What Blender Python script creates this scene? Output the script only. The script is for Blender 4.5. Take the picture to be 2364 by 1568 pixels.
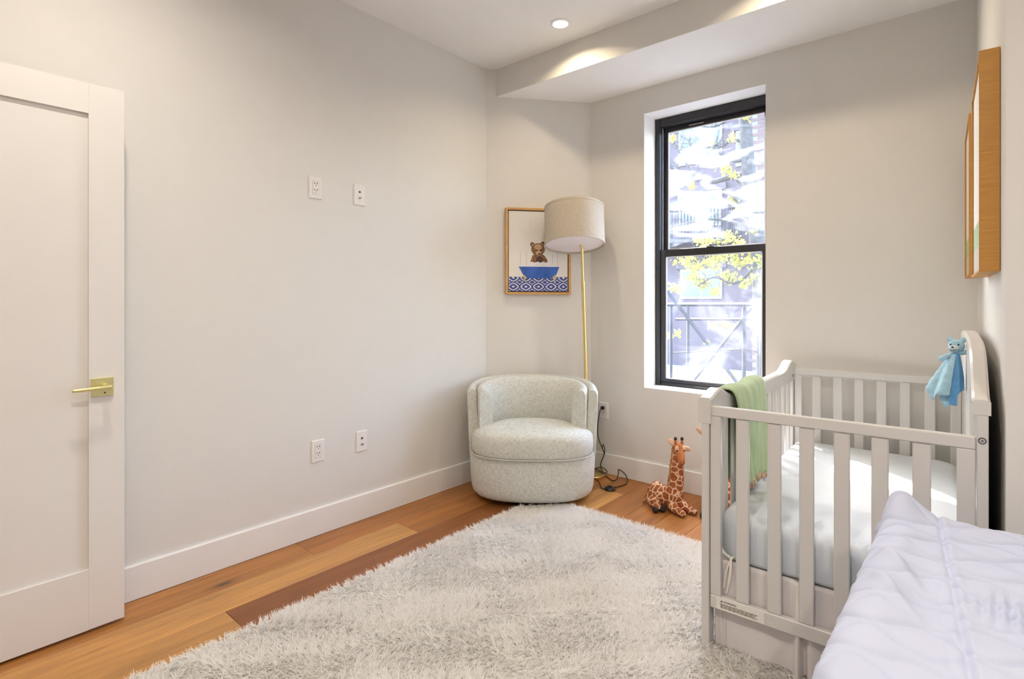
import bpy, bmesh, math, random
import numpy as np
from mathutils import Vector, Matrix, noise as mnoise

for o in list(bpy.data.objects):
    bpy.data.objects.remove(o, do_unlink=True)
S = bpy.context.scene
COL = S.collection
R = math.radians
random.seed(7)
RNG = np.random.default_rng(7)

# ------------------------------------------------------------------ camera
YAW = math.atan2(1083, 1254)                 # the long wall runs 40.8 deg right of the view axis
CAM_H = 1.22
cam = bpy.data.cameras.new('camera')
cam.sensor_width = 36.0
cam.lens = 1254 / 2364 * 36.0
cam.shift_y = -88 / 2364
cam.clip_start = 0.02
cam.clip_end = 200
camo = bpy.data.objects.new('camera', cam)
camo.location = (0, 0, CAM_H)
camo.rotation_euler = (math.pi / 2, 0, YAW)
COL.objects.link(camo)
S.camera = camo

# ------------------------------------------------------------------ light and exposure
SKY_STRENGTH = 2.2
SUN_STRENGTH = 13.0
LAMP_POWER = 11.5
LAMP_COLOR = (1.0, 0.90, 0.77)
S.view_settings.view_transform = 'Standard'
S.view_settings.look = 'None'
S.view_settings.gamma = 1.0
S.view_settings.use_curve_mapping = False
S.view_settings.exposure = 0.64
SUN_DIR = Vector((0.507, -0.41, -0.76)).normalized()

world = bpy.data.worlds.new('sky')
S.world = world
world.use_nodes = True
wn = world.node_tree
wn.nodes.clear()
wo = wn.nodes.new('ShaderNodeOutputWorld')
wb = wn.nodes.new('ShaderNodeBackground')
ws = wn.nodes.new('ShaderNodeTexSky')
ws.sky_type = 'NISHITA'
ws.sun_disc = False
ws.sun_elevation = R(49.5)
ws.sun_rotation = R(-51)
ws.air_density = 1.0
ws.dust_density = 2.0
wb.inputs['Strength'].default_value = SKY_STRENGTH
wn.links.new(ws.outputs['Color'], wb.inputs['Color'])
wn.links.new(wb.outputs['Background'], wo.inputs['Surface'])

sun = bpy.data.lights.new('sun', 'SUN')
sun.energy = SUN_STRENGTH
sun.angle = R(0.6)
sun.color = (1.0, 0.97, 0.92)
suno = bpy.data.objects.new('sun', sun)
suno.rotation_euler = SUN_DIR.to_track_quat('-Z', 'Y').to_euler()
suno.location = (-4, 6, 8)
COL.objects.link(suno)

# ------------------------------------------------------------------ material helpers
class NT:
    def __init__(self, name):
        m = bpy.data.materials.new(name)
        m.use_nodes = True
        self.m = m
        self.t = m.node_tree
        self.t.nodes.clear()
        self.out = self.t.nodes.new('ShaderNodeOutputMaterial')
    def n(self, typ, **kw):
        nd = self.t.nodes.new(typ)
        for k, v in kw.items():
            if k.startswith('_'):
                setattr(nd, k[1:], v)
            else:
                nd.inputs[k.replace('__', ' ')].default_value = v
        return nd
    def l(self, a, b):
        self.t.links.new(a, b)
    def coord(self, kind='Object', scale=(1, 1, 1), rot=(0, 0, 0), offs_random=False):
        tc = self.n('ShaderNodeTexCoord')
        mp = self.n('ShaderNodeMapping')
        mp.inputs['Scale'].default_value = scale
        mp.inputs['Rotation'].default_value = rot
        self.l(tc.outputs[kind], mp.inputs['Vector'])
        if offs_random:
            oi = self.n('ShaderNodeObjectInfo')
            mul = self.n('ShaderNodeMath', _operation='MULTIPLY')
            mul.inputs[1].default_value = 37.0
            self.l(oi.outputs['Random'], mul.inputs[0])
            cb = self.n('ShaderNodeCombineXYZ')
            for i in range(3):
                self.l(mul.outputs[0], cb.inputs[i])
            self.l(cb.outputs[0], mp.inputs['Location'])
        return mp.outputs['Vector']
    def noise(self, vec, scale=5, detail=3, rough=0.5, dist=0.0):
        nd = self.n('ShaderNodeTexNoise', Scale=scale, Detail=detail, Roughness=rough, Distortion=dist)
        self.l(vec, nd.inputs['Vector'])
        return nd.outputs['Fac']
    def ramp(self, fac, stops, interp='LINEAR'):
        r = self.n('ShaderNodeValToRGB')
        r.color_ramp.interpolation = interp
        el = r.color_ramp.elements
        while len(el) < len(stops):
            el.new(0.5)
        for e, (p, c) in zip(el, stops):
            e.position = p
            e.color = (*c, 1) if len(c) == 3 else c
        self.l(fac, r.inputs['Fac'])
        return r.outputs['Color']
    def mix(self, fac, a, b, mode='MIX'):
        mx = self.n('ShaderNodeMix', _data_type='RGBA', _blend_type=mode)
        for sock, v in ((mx.inputs[0], fac), (mx.inputs[6], a), (mx.inputs[7], b)):
            if isinstance(v, (int, float)):
                sock.default_value = v
            elif isinstance(v, tuple):
                sock.default_value = (*v, 1)
            else:
                self.l(v, sock)
        return mx.outputs[2]
    def bump(self, h, strength=0.2, dist=0.002):
        b = self.n('ShaderNodeBump', Strength=strength, Distance=dist)
        self.l(h, b.inputs['Height'])
        return b.outputs['Normal']
    def pbr(self, color, rough=0.6, metal=0.0, normal=None, **kw):
        p = self.n('ShaderNodeBsdfPrincipled')
        if isinstance(color, tuple):
            p.inputs['Base Color'].default_value = (*color, 1)
        else:
            self.l(color, p.inputs['Base Color'])
        if isinstance(rough, (int, float)):
            p.inputs['Roughness'].default_value = rough
        else:
            self.l(rough, p.inputs['Roughness'])
        p.inputs['Metallic'].default_value = metal
        if normal is not None:
            self.l(normal, p.inputs['Normal'])
        for k, v in kw.items():
            p.inputs[k.replace('__', ' ')].default_value = v
        self.l(p.outputs[0], self.out.inputs[0])
        return p

def lin(r, g, b):
    f = lambda c: c / 12.92 if c <= 0.04045 else ((c + 0.055) / 1.055) ** 2.4
    return tuple(f(x / 255) for x in (r, g, b))

def plain(name, color, rough=0.6, metal=0.0, vary=0.06, scale=8.0, bump=0.0, bscale=200, **kw):
    k = NT(name)
    v = k.coord()
    n = k.noise(v, scale, 2)
    d = tuple(c * (1 - vary) for c in color)
    u = tuple(min(1, c * (1 + vary)) for c in color)
    c = k.ramp(n, [(0.3, d), (0.7, u)])
    nm = k.bump(k.noise(v, bscale, 2), bump) if bump else None
    k.pbr(c, rough, metal, nm, **kw)
    return k.m

MAT = {}
MAT['wall'] = plain('wall_paint', (0.772, 0.758, 0.73), 0.75, vary=0.008, bump=0.05, bscale=350)
MAT['ceiling'] = plain('ceiling_paint', (0.92, 0.92, 0.91), 0.85, vary=0.008, bump=0.05, bscale=300)
MAT['trim'] = plain('trim_paint', (0.87, 0.87, 0.865), 0.45, vary=0.008)
MAT['door'] = plain('door_paint', (0.81, 0.795, 0.775), 0.45, vary=0.008)
MAT['plate'] = plain('plate_plastic', (0.86, 0.84, 0.83), 0.35, vary=0.01)
MAT['slot'] = plain('slot_dark', (0.05, 0.045, 0.04), 0.6)
MAT['brass'] = plain('satin_brass', (0.84, 0.67, 0.30), 0.32, 1.0, vary=0.03)
MAT['brassd'] = plain('gilt_brass', (0.75, 0.70, 0.36), 0.38, 0.85, vary=0.03)
MAT['nickel'] = plain('nickel', (0.55, 0.53, 0.5), 0.35, 1.0)
MAT['black'] = plain('black_metal', (0.018, 0.018, 0.02), 0.32, vary=0.2)
MAT['bkplastic'] = plain('black_plastic', (0.012, 0.011, 0.011), 0.4)
MAT['gasket'] = plain('white_gasket', (0.75, 0.74, 0.76), 0.5)
MAT['crib'] = plain('crib_paint', (0.68, 0.665, 0.645), 0.32, vary=0.008)
MAT['subfloor'] = plain('subfloor', (0.05, 0.028, 0.015), 0.9)
MAT['mattress'] = plain('white_sheet', (0.64, 0.70, 0.77), 0.8, vary=0.015, scale=5, bump=0.1, bscale=600)
MAT['bedbase'] = plain('grey_upholstery', (0.42, 0.41, 0.41), 0.9, vary=0.1, scale=300, bump=0.4, bscale=500)
MAT['bedmattress'] = plain('mattress_ticking', (0.78, 0.78, 0.8), 0.9)
MAT['tassel'] = plain('tan_tassel', (0.56, 0.40, 0.27), 0.9, vary=0.2, scale=120)
MAT['giraffe_plain'] = plain('giraffe_face', (0.50, 0.175, 0.06), 0.9, vary=0.15, scale=40)
MAT['giraffe_cream'] = plain('giraffe_cream', (0.78, 0.52, 0.36), 0.9, vary=0.1, scale=40)
MAT['giraffe_mane'] = plain('giraffe_mane', (0.48, 0.21, 0.06), 0.95, vary=0.35, scale=150)
MAT['giraffe_dark'] = plain('giraffe_hoof', (0.025, 0.016, 0.012), 0.8)
MAT['eye'] = plain('toy_eye', (0.008, 0.006, 0.006), 0.15)
MAT['lovey'] = plain('blue_plush', (0.42, 0.67, 0.83), 0.95, vary=0.12, scale=60, bump=0.5, bscale=300)
MAT['lovey_satin'] = plain('blue_satin', (0.14, 0.42, 0.78), 0.35, vary=0.15, scale=25)
MAT['lovey_pale'] = plain('pale_plush', (0.72, 0.79, 0.82), 0.95, vary=0.06, scale=60)
MAT['gilt'] = plain('gilt_frame', (0.66, 0.39, 0.15), 0.42, 0.25, vary=0.12, scale=20)
MAT['framelip'] = plain('frame_recess', (0.10, 0.05, 0.02), 0.7)
MAT['canvas'] = plain('canvas_white', (0.84, 0.83, 0.80), 0.8, vary=0.02)

def mat_frame_side():
    k = NT('honey_wood_frame')
    v = k.coord(scale=(1, 1, 26))
    n = k.noise(v, 14, 4, 0.6)
    c = k.ramp(n, [(0.25, lin(190, 134, 62)), (0.75, lin(216, 162, 84))])
    k.pbr(c, 0.5)
    return k.m
MAT['frameside'] = mat_frame_side()

def mat_wood(name, c0, c1, c2):
    k = NT(name)
    v = k.coord(scale=(11, 0.75, 1), offs_random=True)
    g1 = k.noise(v, 2.2, 6, 0.62, 0.6)
    v2 = k.coord(scale=(85, 2.5, 1), offs_random=True)
    g2 = k.noise(v2, 2.0, 4, 0.6)
    v3 = k.coord(scale=(2.2, 0.45, 1), offs_random=True)
    g3 = k.noise(v3, 2.0, 2)
    c = k.ramp(g1, [(0.28, c0), (0.5, c1), (0.72, c2)])
    c = k.mix(0.42, c, k.ramp(g2, [(0.3, c0), (0.7, c2)]))
    c = k.mix(k.ramp(g3, [(0.35, (0, 0, 0)), (0.75, (0.45, 0.45, 0.45))]), c, c0)
    # sparse knots
    v4 = k.coord(scale=(5.2, 2.0, 1), offs_random=True)
    vo = k.n('ShaderNodeTexVoronoi', Scale=0.8)
    dn = k.n('ShaderNodeTexNoise', Scale=9.0, Detail=2.0)
    k.l(v4, dn.inputs['Vector'])
    mv = k.mix(0.06, v4, dn.outputs['Color'])
    k.l(mv, vo.inputs['Vector'])
    kn = k.ramp(vo.outputs['Distance'], [(0.0, (0.85,) * 3), (0.035, (0.75,) * 3), (0.075, (0.28,) * 3), (0.15, (0,) * 3)])
    c = k.mix(kn, c, (0.05, 0.026, 0.012))
    nm = k.bump(g2, 0.08, 0.001)
    k.pbr(c, k.ramp(g1, [(0, (0.34,) * 3), (1, (0.46,) * 3)]), 0, nm)
    return k.m
def w3(r, g, b, s=0.95):
    c = lin(r, g, b)
    return (tuple(x * s * 0.50 for x in c), tuple(x * s for x in c), tuple(min(1, x * s * 1.38) for x in c))
MAT['wood_amber'] = mat_wood('oak_amber', *w3(190, 128, 64))
MAT['wood_light'] = mat_wood('oak_light', *w3(208, 152, 86))
MAT['wood_mid'] = mat_wood('oak_mid', *w3(178, 116, 56))
MAT['wood_dark'] = mat_wood('oak_dark', *w3(146, 90, 46))

def mat_chair():
    k = NT('chair_chenille')
    v = k.coord()
    vx = k.coord(scale=(1, 1, 0.18))
    vz = k.coord(scale=(0.2, 0.2, 1))
    a = k.noise(vx, 260, 3, 0.6)
    b = k.noise(vz, 260, 3, 0.6)
    mx = k.n('ShaderNodeMath', _operation='ADD')
    k.l(a, mx.inputs[0]); k.l(b, mx.inputs[1])
    hv = k.n('ShaderNodeMath', _operation='MULTIPLY'); hv.inputs[1].default_value = 0.5
    k.l(mx.outputs[0], hv.inputs[0])
    big = k.noise(v, 7, 2)
    c = k.ramp(hv.outputs[0], [(0.30, (0.36, 0.37, 0.325)), (0.50, (0.685, 0.70, 0.645)), (0.70, (0.86, 0.875, 0.84))])
    c = k.mix(0.10, c, k.ramp(big, [(0.3, (0.45, 0.45, 0.40)), (0.7, (0.72, 0.74, 0.72))]))
    k.pbr(c, 0.9, 0, k.bump(hv.outputs[0], 0.5, 0.003), Sheen__Weight=0.15)
    return k.m
MAT['chair'] = mat_chair()

def mat_linen(name, c0, c1, s=300):
    k = NT(name)
    a = k.noise(k.coord(scale=(1, 1, 0.12)), s, 3, 0.6)
    b = k.noise(k.coord(scale=(0.15, 0.15, 1)), s, 3, 0.6)
    c = k.mix(0.5, k.ramp(a, [(0.3, c0), (0.7, c1)]), k.ramp(b, [(0.3, c0), (0.7, c1)]))
    k.pbr(c, 0.9, 0, k.bump(a, 0.25, 0.001))
    return k.m
MAT['linen'] = mat_linen('shade_linen', (0.44, 0.385, 0.31), (0.62, 0.56, 0.475))
MAT['shade_inner'] = plain('shade_lining', (0.86, 0.80, 0.82), 0.8, vary=0.01)
MAT['skirt'] = mat_linen('skirt_cotton', (0.72, 0.68, 0.68), (0.78, 0.74, 0.74), 500)
MAT['pom'] = plain('pompom_white', (0.85, 0.82, 0.76), 0.95)

def mat_blanket():
    k = NT('green_blanket')
    v = k.coord()
    a = k.noise(v, 9, 3, 0.6)
    b = k.noise(v, 260, 3, 0.6)
    c = k.ramp(a, [(0.3, (0.30, 0.44, 0.20)), (0.7, (0.46, 0.60, 0.34))])
    c = k.mix(0.35, c, k.ramp(b, [(0.3, (0.26, 0.40, 0.17)), (0.7, (0.55, 0.68, 0.43))]))
    k.pbr(c, 0.95, 0, k.bump(b, 0.5, 0.003), Sheen__Weight=0.4)
    return k.m
MAT['blanket'] = mat_blanket()

def mat_giraffe():
    k = NT('giraffe_coat')
    v = k.coord()
    dn = k.n('ShaderNodeTexNoise', Scale=30.0, Detail=2.0)
    k.l(v, dn.inputs['Vector'])
    vv = k.mix(0.012, v, dn.outputs['Color'])
    vo = k.n('ShaderNodeTexVoronoi', _feature='DISTANCE_TO_EDGE', Scale=27.0, Randomness=0.75)
    k.l(vv, vo.inputs['Vector'])
    n = k.noise(v, 90, 3)
    br = k.ramp(n, [(0.3, (0.26, 0.068, 0.02)), (0.7, (0.43, 0.13, 0.042))])
    f = k.ramp(vo.outputs['Distance'], [(0.05, (0, 0, 0)), (0.085, (1, 1, 1))])
    c = k.mix(f, (0.80, 0.56, 0.38), br)
    k.pbr(c, 0.95, 0, k.bump(k.noise(v, 400, 2), 0.4, 0.002))
    return k.m
MAT['giraffe'] = mat_giraffe()

def mat_quilt():
    k = NT('quilt_cotton')
    v = k.coord()
    a = k.noise(v, 500, 2)
    c = k.ramp(k.noise(v, 4, 2), [(0.3, (0.555, 0.605, 0.785)), (0.7, (0.59, 0.64, 0.815))])
    k.pbr(c, 0.85, 0, k.bump(a, 0.15, 0.001), Sheen__Weight=0.1)
    return k.m
MAT['quilt'] = mat_quilt()

def mat_rug():
    k = NT('shag_pile')
    v = k.coord()
    n = k.noise(v, 400, 2)
    b = k.noise(v, 3.0, 3)
    c = k.ramp(n, [(0.3, (0.95, 0.935, 0.91)), (0.7, (0.99, 0.985, 0.975))])
    c = k.mix(0.3, c, k.ramp(b, [(0.35, (0.95, 0.92, 0.88)), (0.7, (0.99, 0.985, 0.98))]))
    d = k.n('ShaderNodeBsdfDiffuse')
    t = k.n('ShaderNodeBsdfTranslucent')
    k.l(c, d.inputs[0]); k.l(c, t.inputs[0])
    m = k.n('ShaderNodeMixShader'); m.inputs[0].default_value = 0.5
    k.l(d.outputs[0], m.inputs[1]); k.l(t.outputs[0], m.inputs[2])
    k.l(m.outputs[0], k.out.inputs[0])
    return k.m
MAT['rug'] = mat_rug()
MAT['rugbase'] = plain('rug_backing', (0.88, 0.86, 0.82), 0.95)

def mat_glass(name, streak_scale, lo, hi, rot, base, top):
    k = NT(name)
    v = k.coord(scale=streak_scale, rot=rot)
    n = k.noise(v, 1.0, 4, 0.55, 0.8)
    f = k.ramp(n, [(lo, (base,) * 3), (hi, (top,) * 3)])
    tr = k.n('ShaderNodeBsdfTransparent')
    tl = k.n('ShaderNodeBsdfTranslucent')
    tl.inputs[0].default_value = (0.93, 0.95, 1.0, 1)
    gl = k.n('ShaderNodeBsdfGlossy')
    gl.inputs['Roughness'].default_value = 0.05
    m1 = k.n('ShaderNodeMixShader')
    k.l(f, m1.inputs[0]); k.l(tr.outputs[0], m1.inputs[1]); k.l(tl.outputs[0], m1.inputs[2])
    m2 = k.n('ShaderNodeMixShader'); m2.inputs[0].default_value = 0.03
    k.l(m1.outputs[0], m2.inputs[1]); k.l(gl.outputs[0], m2.inputs[2])
    k.l(m2.outputs[0], k.out.inputs[0])
    return k.m
MAT['glass_up'] = mat_glass('smudged_glass_upper', (2.6, 1, 8.5), 0.46, 0.68, (0, R(-12), 0), 0.010, 0.125)
MAT['glass_low'] = mat_glass('smudged_glass_lower', (3.2, 1, 3.6), 0.44, 0.74, (0, R(25), 0), 0.014, 0.085)

def emis(name, color, strength):
    k = NT(name)
    e = k.n('ShaderNodeEmission', Strength=strength)
    e.inputs[0].default_value = (*color, 1)
    k.l(e.outputs[0], k.out.inputs[0])
    return k.m
MAT['lens'] = emis('lamp_lens', (1.0, 0.90, 0.74), 4.0)

# outdoors
MAT['brownstone'] = plain('brownstone', (0.135, 0.105, 0.115), 0.9, vary=0.10, scale=1.5)
MAT['brownstone_trim'] = plain('brownstone_trim', (0.16, 0.13, 0.135), 0.9)
MAT['mortar'] = plain('mortar', (0.20, 0.185, 0.18), 0.95)
MAT['brick'] = plain('red_brick', (0.14, 0.085, 0.078), 0.9, vary=0.25, scale=3)
MAT['pane_far'] = plain('far_pane', (0.12, 0.15, 0.18), 0.15)
MAT['winframe_far'] = plain('far_window_frame', (0.36, 0.36, 0.37), 0.6)
MAT['iron'] = plain('iron_rail', (0.025, 0.028, 0.035), 0.6)
MAT['bark'] = plain('bark', (0.075, 0.068, 0.065), 0.95, vary=0.35, scale=14)
MAT['roofpale'] = plain('pale_roof', (0.28, 0.28, 0.29), 0.8)
MAT['asphalt'] = plain('street_asphalt', (0.09, 0.09, 0.10), 0.9)
def mat_leaf():
    k = NT('spring_leaf')
    v = k.coord()
    n = k.noise(v, 6, 2)
    c = k.ramp(n, [(0.3, (0.27, 0.30, 0.06)), (0.7, (0.42, 0.37, 0.11))])
    d = k.n('ShaderNodeBsdfDiffuse'); t = k.n('ShaderNodeBsdfTranslucent')
    k.l(c, d.inputs[0]); k.l(c, t.inputs[0])
    m = k.n('ShaderNodeMixShader'); m.inputs[0].default_value = 0.55
    k.l(d.outputs[0], m.inputs[1]); k.l(t.outputs[0], m.inputs[2])
    k.l(m.outputs[0], k.out.inputs[0])
    return k.m
MAT['leaf'] = mat_leaf()

# ------------------------------------------------------------------ geometry helpers
def box(bm, x0, x1, y0, y1, z0, z1, bevel=0.0, seg=1, mat=0):
    vs = [bm.verts.new(p) for p in ((x0, y0, z0), (x1, y0, z0), (x1, y1, z0), (x0, y1, z0),
                                    (x0, y0, z1), (x1, y0, z1), (x1, y1, z1), (x0, y1, z1))]
    fs = [bm.faces.new([vs[i] for i in q]) for q in ((3, 2, 1, 0), (4, 5, 6, 7), (0, 1, 5, 4), (1, 2, 6, 5), (2, 3, 7, 6), (3, 0, 4, 7))]
    for f in fs:
        f.material_index = mat
    if bevel:
        es = list({e for f in fs for e in f.edges})
        r = bmesh.ops.bevel(bm, geom=es, offset=bevel, segments=seg, profile=0.5, affect='EDGES')
        for f in r['faces']:
            f.material_index = mat
    return fs

def prism(bm, poly, a0, a1, axis='z', mat=0):
    """extrude a closed 2-D polygon along an axis"""
    def P(p, a):
        return {'z': (p[0], p[1], a), 'y': (p[0], a, p[1]), 'x': (a, p[0], p[1])}[axis]
    A = [bm.verts.new(P(p, a0)) for p in poly]
    B = [bm.verts.new(P(p, a1)) for p in poly]
    n = len(poly)
    fs = [bm.faces.new(A[::-1]), bm.faces.new(B)]
    for i in range(n):
        fs.append(bm.faces.new((A[i], A[(i + 1) % n], B[(i + 1) % n], B[i])))
    for f in fs:
        f.material_index = mat
    bmesh.ops.recalc_face_normals(bm, faces=fs)
    return fs

def loft(bm, rings, closed=True, cap0=True, cap1=True, mat=0):
    V = [[bm.verts.new(p) for p in r] for r in rings]
    n = len(V[0])
    fs = []
    for a, b in zip(V[:-1], V[1:]):
        for i in range(n if closed else n - 1):
            j = (i + 1) % n
            fs.append(bm.faces.new((a[i], a[j], b[j], b[i])))
    if cap0 and closed: fs.append(bm.faces.new(V[0][::-1]))
    if cap1 and closed: fs.append(bm.faces.new(V[-1]))
    for f in fs:
        f.material_index = mat
    bmesh.ops.recalc_face_normals(bm, faces=fs)
    return V

def lathe(bm, prof, n=32, mat=0, cx=0, cy=0):
    rings = [[(cx + max(r, 1e-4) * math.cos(2 * math.pi * i / n), cy + max(r, 1e-4) * math.sin(2 * math.pi * i / n), z) for i in range(n)] for r, z in prof]
    return loft(bm, rings, True, True, True, mat)

def catmull(pts, k=6):
    pts = [Vector(p) for p in pts]
    P = [pts[0] * 2 - pts[1]] + pts + [pts[-1] * 2 - pts[-2]]
    out = []
    for i in range(1, len(P) - 2):
        for j in range(k):
            t = j / k
            a, b, c, d = P[i - 1], P[i], P[i + 1], P[i + 2]
            out.append(0.5 * ((2 * b) + (c - a) * t + (2 * a - 5 * b + 4 * c - d) * t * t + (3 * b - a - 3 * c + d) * t ** 3))
    out.append(pts[-1])
    return out

def tube(bm, pts, rad, n=8, mat=0, caps=True):
    pts = [Vector(p) for p in pts]
    m = len(pts)
    if not hasattr(rad, '__len__'):
        rad = [rad] * m
    up = Vector((0, 0, 1))
    t0 = (pts[1] - pts[0]).normalized()
    if abs(t0.dot(up)) > 0.95: up = Vector((1, 0, 0))
    rings = []
    u = (up - t0 * up.dot(t0)).normalized()
    for i in range(m):
        t = (pts[min(i + 1, m - 1)] - pts[max(i - 1, 0)]).normalized()
        u = (u - t * u.dot(t))
        if u.length < 1e-6: u = t.orthogonal()
        u.normalize()
        w = t.cross(u)
        rings.append([tuple(pts[i] + (u * math.cos(2 * math.pi * k / n) + w * math.sin(2 * math.pi * k / n)) * rad[i]) for k in range(n)])
    return loft(bm, rings, True, caps, caps, mat)

def ellipsoid(bm, c, r, rot=None, seg=16, rings=10, mat=0):
    M = Matrix.Translation(c) @ (rot.to_4x4() if rot else Matrix()) @ Matrix.Diagonal((*r, 1))
    res = bmesh.ops.create_uvsphere(bm, u_segments=seg, v_segments=rings, radius=1.0, matrix=M)
    for v in res['verts']:
        for f in v.link_faces:
            f.material_index = mat
    return res

def obj(name, bm, mats, parent=None, smooth=False, angle=None):
    me = bpy.data.meshes.new(name)
    bm.to_mesh(me)
    bm.free()
    if isinstance(mats, str):
        mats = [mats]
    for m in mats:
        me.materials.append(MAT[m])
    if smooth:
        me.polygons.foreach_set('use_smooth', [True] * len(me.polygons))
        if angle:
            me.set_sharp_from_angle(angle=R(angle))
    o = bpy.data.objects.new(name, me)
    COL.objects.link(o)
    if parent:
        o.parent = parent
    return o

def meshobj(name, verts, faces, mats, parent=None, smooth=True):
    me = bpy.data.meshes.new(name)
    me.from_pydata([tuple(v) for v in verts], [], [tuple(f) for f in faces])
    if isinstance(mats, str): mats = [mats]
    for m in mats: me.materials.append(MAT[m])
    if smooth: me.polygons.foreach_set('use_smooth', [True] * len(me.polygons))
    me.update()
    o = bpy.data.objects.new(name, me)
    COL.objects.link(o)
    if parent: o.parent = parent
    return o

def tag(o, label, cat, group=None):
    o['label'] = label
    o['category'] = cat
    if group: o['group'] = group
    return o
def thing(name, label, cat, loc=(0, 0, 0), rz=0.0, group=None):
    o = bpy.data.objects.new(name, None)
    o.empty_display_size = 0.05
    COL.objects.link(o)
    o.location = loc
    o.rotation_euler = (0, 0, rz)
    return tag(o, label, cat, group)
def struct(o, label):
    o['kind'] = 'structure'
    o['label'] = label
    return o
def NB(): return bmesh.new()
def bx(name, mat, parent, *a, **k):
    bm = NB(); box(bm, *a, **k)
    return obj(name, bm, mat, parent)

# ------------------------------------------------------------------ room dimensions (metres)
XL = -2.628          # long wall
YW = 3.36            # window wall
CZ = 2.85            # ceiling
XS, YR = 1.95, -1.4  # unseen side and rear walls
C1 = Vector((XL, 2.763, 0)); C2 = Vector((-2.144, YW, 0))          # diagonal corner wall
NK1 = Vector((-0.015, YW, 0)); NK2 = Vector((0.048, 1.89, 0))      # wall of the crib nook
WX0, WX1, WZ0, WZ1 = -1.722, -0.950, 0.638, 2.487                  # window opening

# floor ---------------------------------------------------------------------------------
floor = struct(bx('floor', 'subfloor', None, XL - .15, XS + .1, YR - .1, YW + .35, -0.10, -0.012), 'oak plank floor with warm amber and brown boards')
seams = [XL + 0.014, -2.43, -2.25, -2.07, -1.89, -1.71]
while seams[-1] < XS: seams.append(seams[-1] + 0.18)
fixed = {0: ([(YR, 'wood_mid'), (-0.35, 'wood_amber'), (1.36, 'wood_mid')]),
         1: ([(YR, 'wood_amber'), (-0.1, 'wood_light'), (1.85, 'wood_mid')]),
         2: ([(YR, 'wood_mid'), (-0.6, 'wood_light'), (0.88, 'wood_dark'), (2.62, 'wood_amber')]),
         3: ([(YR, 'wood_amber'), (0.4, 'wood_mid'), (2.3, 'wood_amber')]),
         4: ([(YR, 'wood_mid'), (0.9, 'wood_amber'), (2.2, 'wood_light'), (3.06, 'wood_mid')]),
         5: ([(YR, 'wood_mid'), (1.2, 'wood_mid')]),
         6: ([(YR, 'wood_amber'), (0.3, 'wood_mid'), (2.4, 'wood_mid')]),
         7: ([(YR, 'wood_light'), (1.5, 'wood_amber'), (3.0, 'wood_mid')])}
for i, (a, b) in enumerate(zip(seams[:-1], seams[1:])):
    segs = fixed.get(i)
    if not segs:
        y = YR; segs = []
        while y < YW:
            segs.append((y, random.choice(['wood_amber', 'wood_light', 'wood_mid', 'wood_mid', 'wood_dark'])))
            y += random.uniform(1.2, 2.2)
    ends = [s[0] for s in segs[1:]] + [YW - 0.01]
    for (y0, m), y1 in zip(segs, ends):
        bx('plank', m, floor, a + .0006, b - .0006, y0 + .0006, y1 - .0006, -0.012, 0.0, bevel=0.0012)

# walls ---------------------------------------------------------------------------------
struct(bx('wall_left', 'wall', None, XL - .12, XL, YR - .1, C1.y, 0, CZ), 'long plain off-white wall')
dn = (C2 - C1).normalized(); nn = Vector((dn.y, -dn.x, 0))      # nn faces the room
bm = NB()
prism(bm, [(C1.x, C1.y), (C2.x, C2.y), (C2.x - .0, C2.y + .2), (C1.x - .12, C2.y + .2), (C1.x - .12, C1.y)], 0, CZ)
struct(obj('wall_corner', bm, 'wall'), 'narrow angled off-white wall behind armchair')
bm = NB()
yb = YW + 0.32
for (x0, x1, z0, z1) in ((C2.x, WX0, 0, CZ), (WX1, NK1.x + .3, 0, CZ), (WX0, WX1, 0, WZ0), (WX0, WX1, WZ1, CZ)):
    box(bm, x0, x1, YW, yb, z0, z1)
struct(obj('wall_back', bm, 'wall'), 'off-white wall with the tall window')
bm = NB()
prism(bm, [(NK1.x, NK1.y), (NK2.x, NK2.y), (XS, NK2.y), (XS, NK1.y)], 0, CZ)
struct(obj('wall_right', bm, 'wall'), 'off-white wall block beside the crib')
struct(bx('wall_side', 'wall', None, XS, XS + .12, YR - .1, NK2.y + .1, 0, CZ), 'plain off-white side wall')
struct(bx('wall_rear', 'wall', None, XL, XS, YR - .1, YR, 0, CZ), 'plain off-white rear wall')
struct(bx('ceiling', 'ceiling', None, XL - .12, XS + .12, YR - .1, YW + .32, CZ, CZ + .12), 'flat white ceiling')
bm = NB()
SY = 2.82
sx0 = C1.x + (SY - C1.y) * (dn.x / dn.y)
sf = prism(bm, [(sx0, SY), (0.01, SY), (NK1.x, YW), (C2.x, YW)], 2.66, CZ)
sf[2].material_index = 1
struct(obj('ceiling_soffit', bm, ['ceiling', 'wall']), 'boxed white soffit above the window')
# outside band of wall
def base_run(name, p, q, label, n):
    p, q, n = Vector(p), Vector(q), Vector(n)
    d = (q - p).normalized()
    L = (q - p).length
    bm = NB()
    prism(bm, [(0, .002), (-.015, .002), (-.015, .138), (-.012, .142), (0, .142)], 0, L, axis='y')
    o = obj(name, bm, 'trim')
    # local y runs along the wall, local -x faces the room
    M = Matrix.Identity(4)
    M.col[0] = (*(-n), 0); M.col[1] = (*d, 0); M.col[2] = (0, 0, 1, 0); M.col[3] = (*p, 1)
    o.matrix_world = M
    return struct(o, label)
base_run('baseboard_left', (XL, YR, 0), (XL, C1.y + .006, 0), 'tall white baseboard along the long wall', (1, 0, 0))
base_run('baseboard_corner', C1, C2, 'white baseboard of the angled wall', nn)
base_run('baseboard_back', (C2.x, YW, 0), (NK1.x, YW, 0), 'white baseboard below the window', (0, -1, 0))
nd = (NK1 - NK2).normalized()
base_run('baseboard_right', NK2, NK1, 'white baseboard behind the crib', (-nd.y, nd.x, 0))
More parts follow.
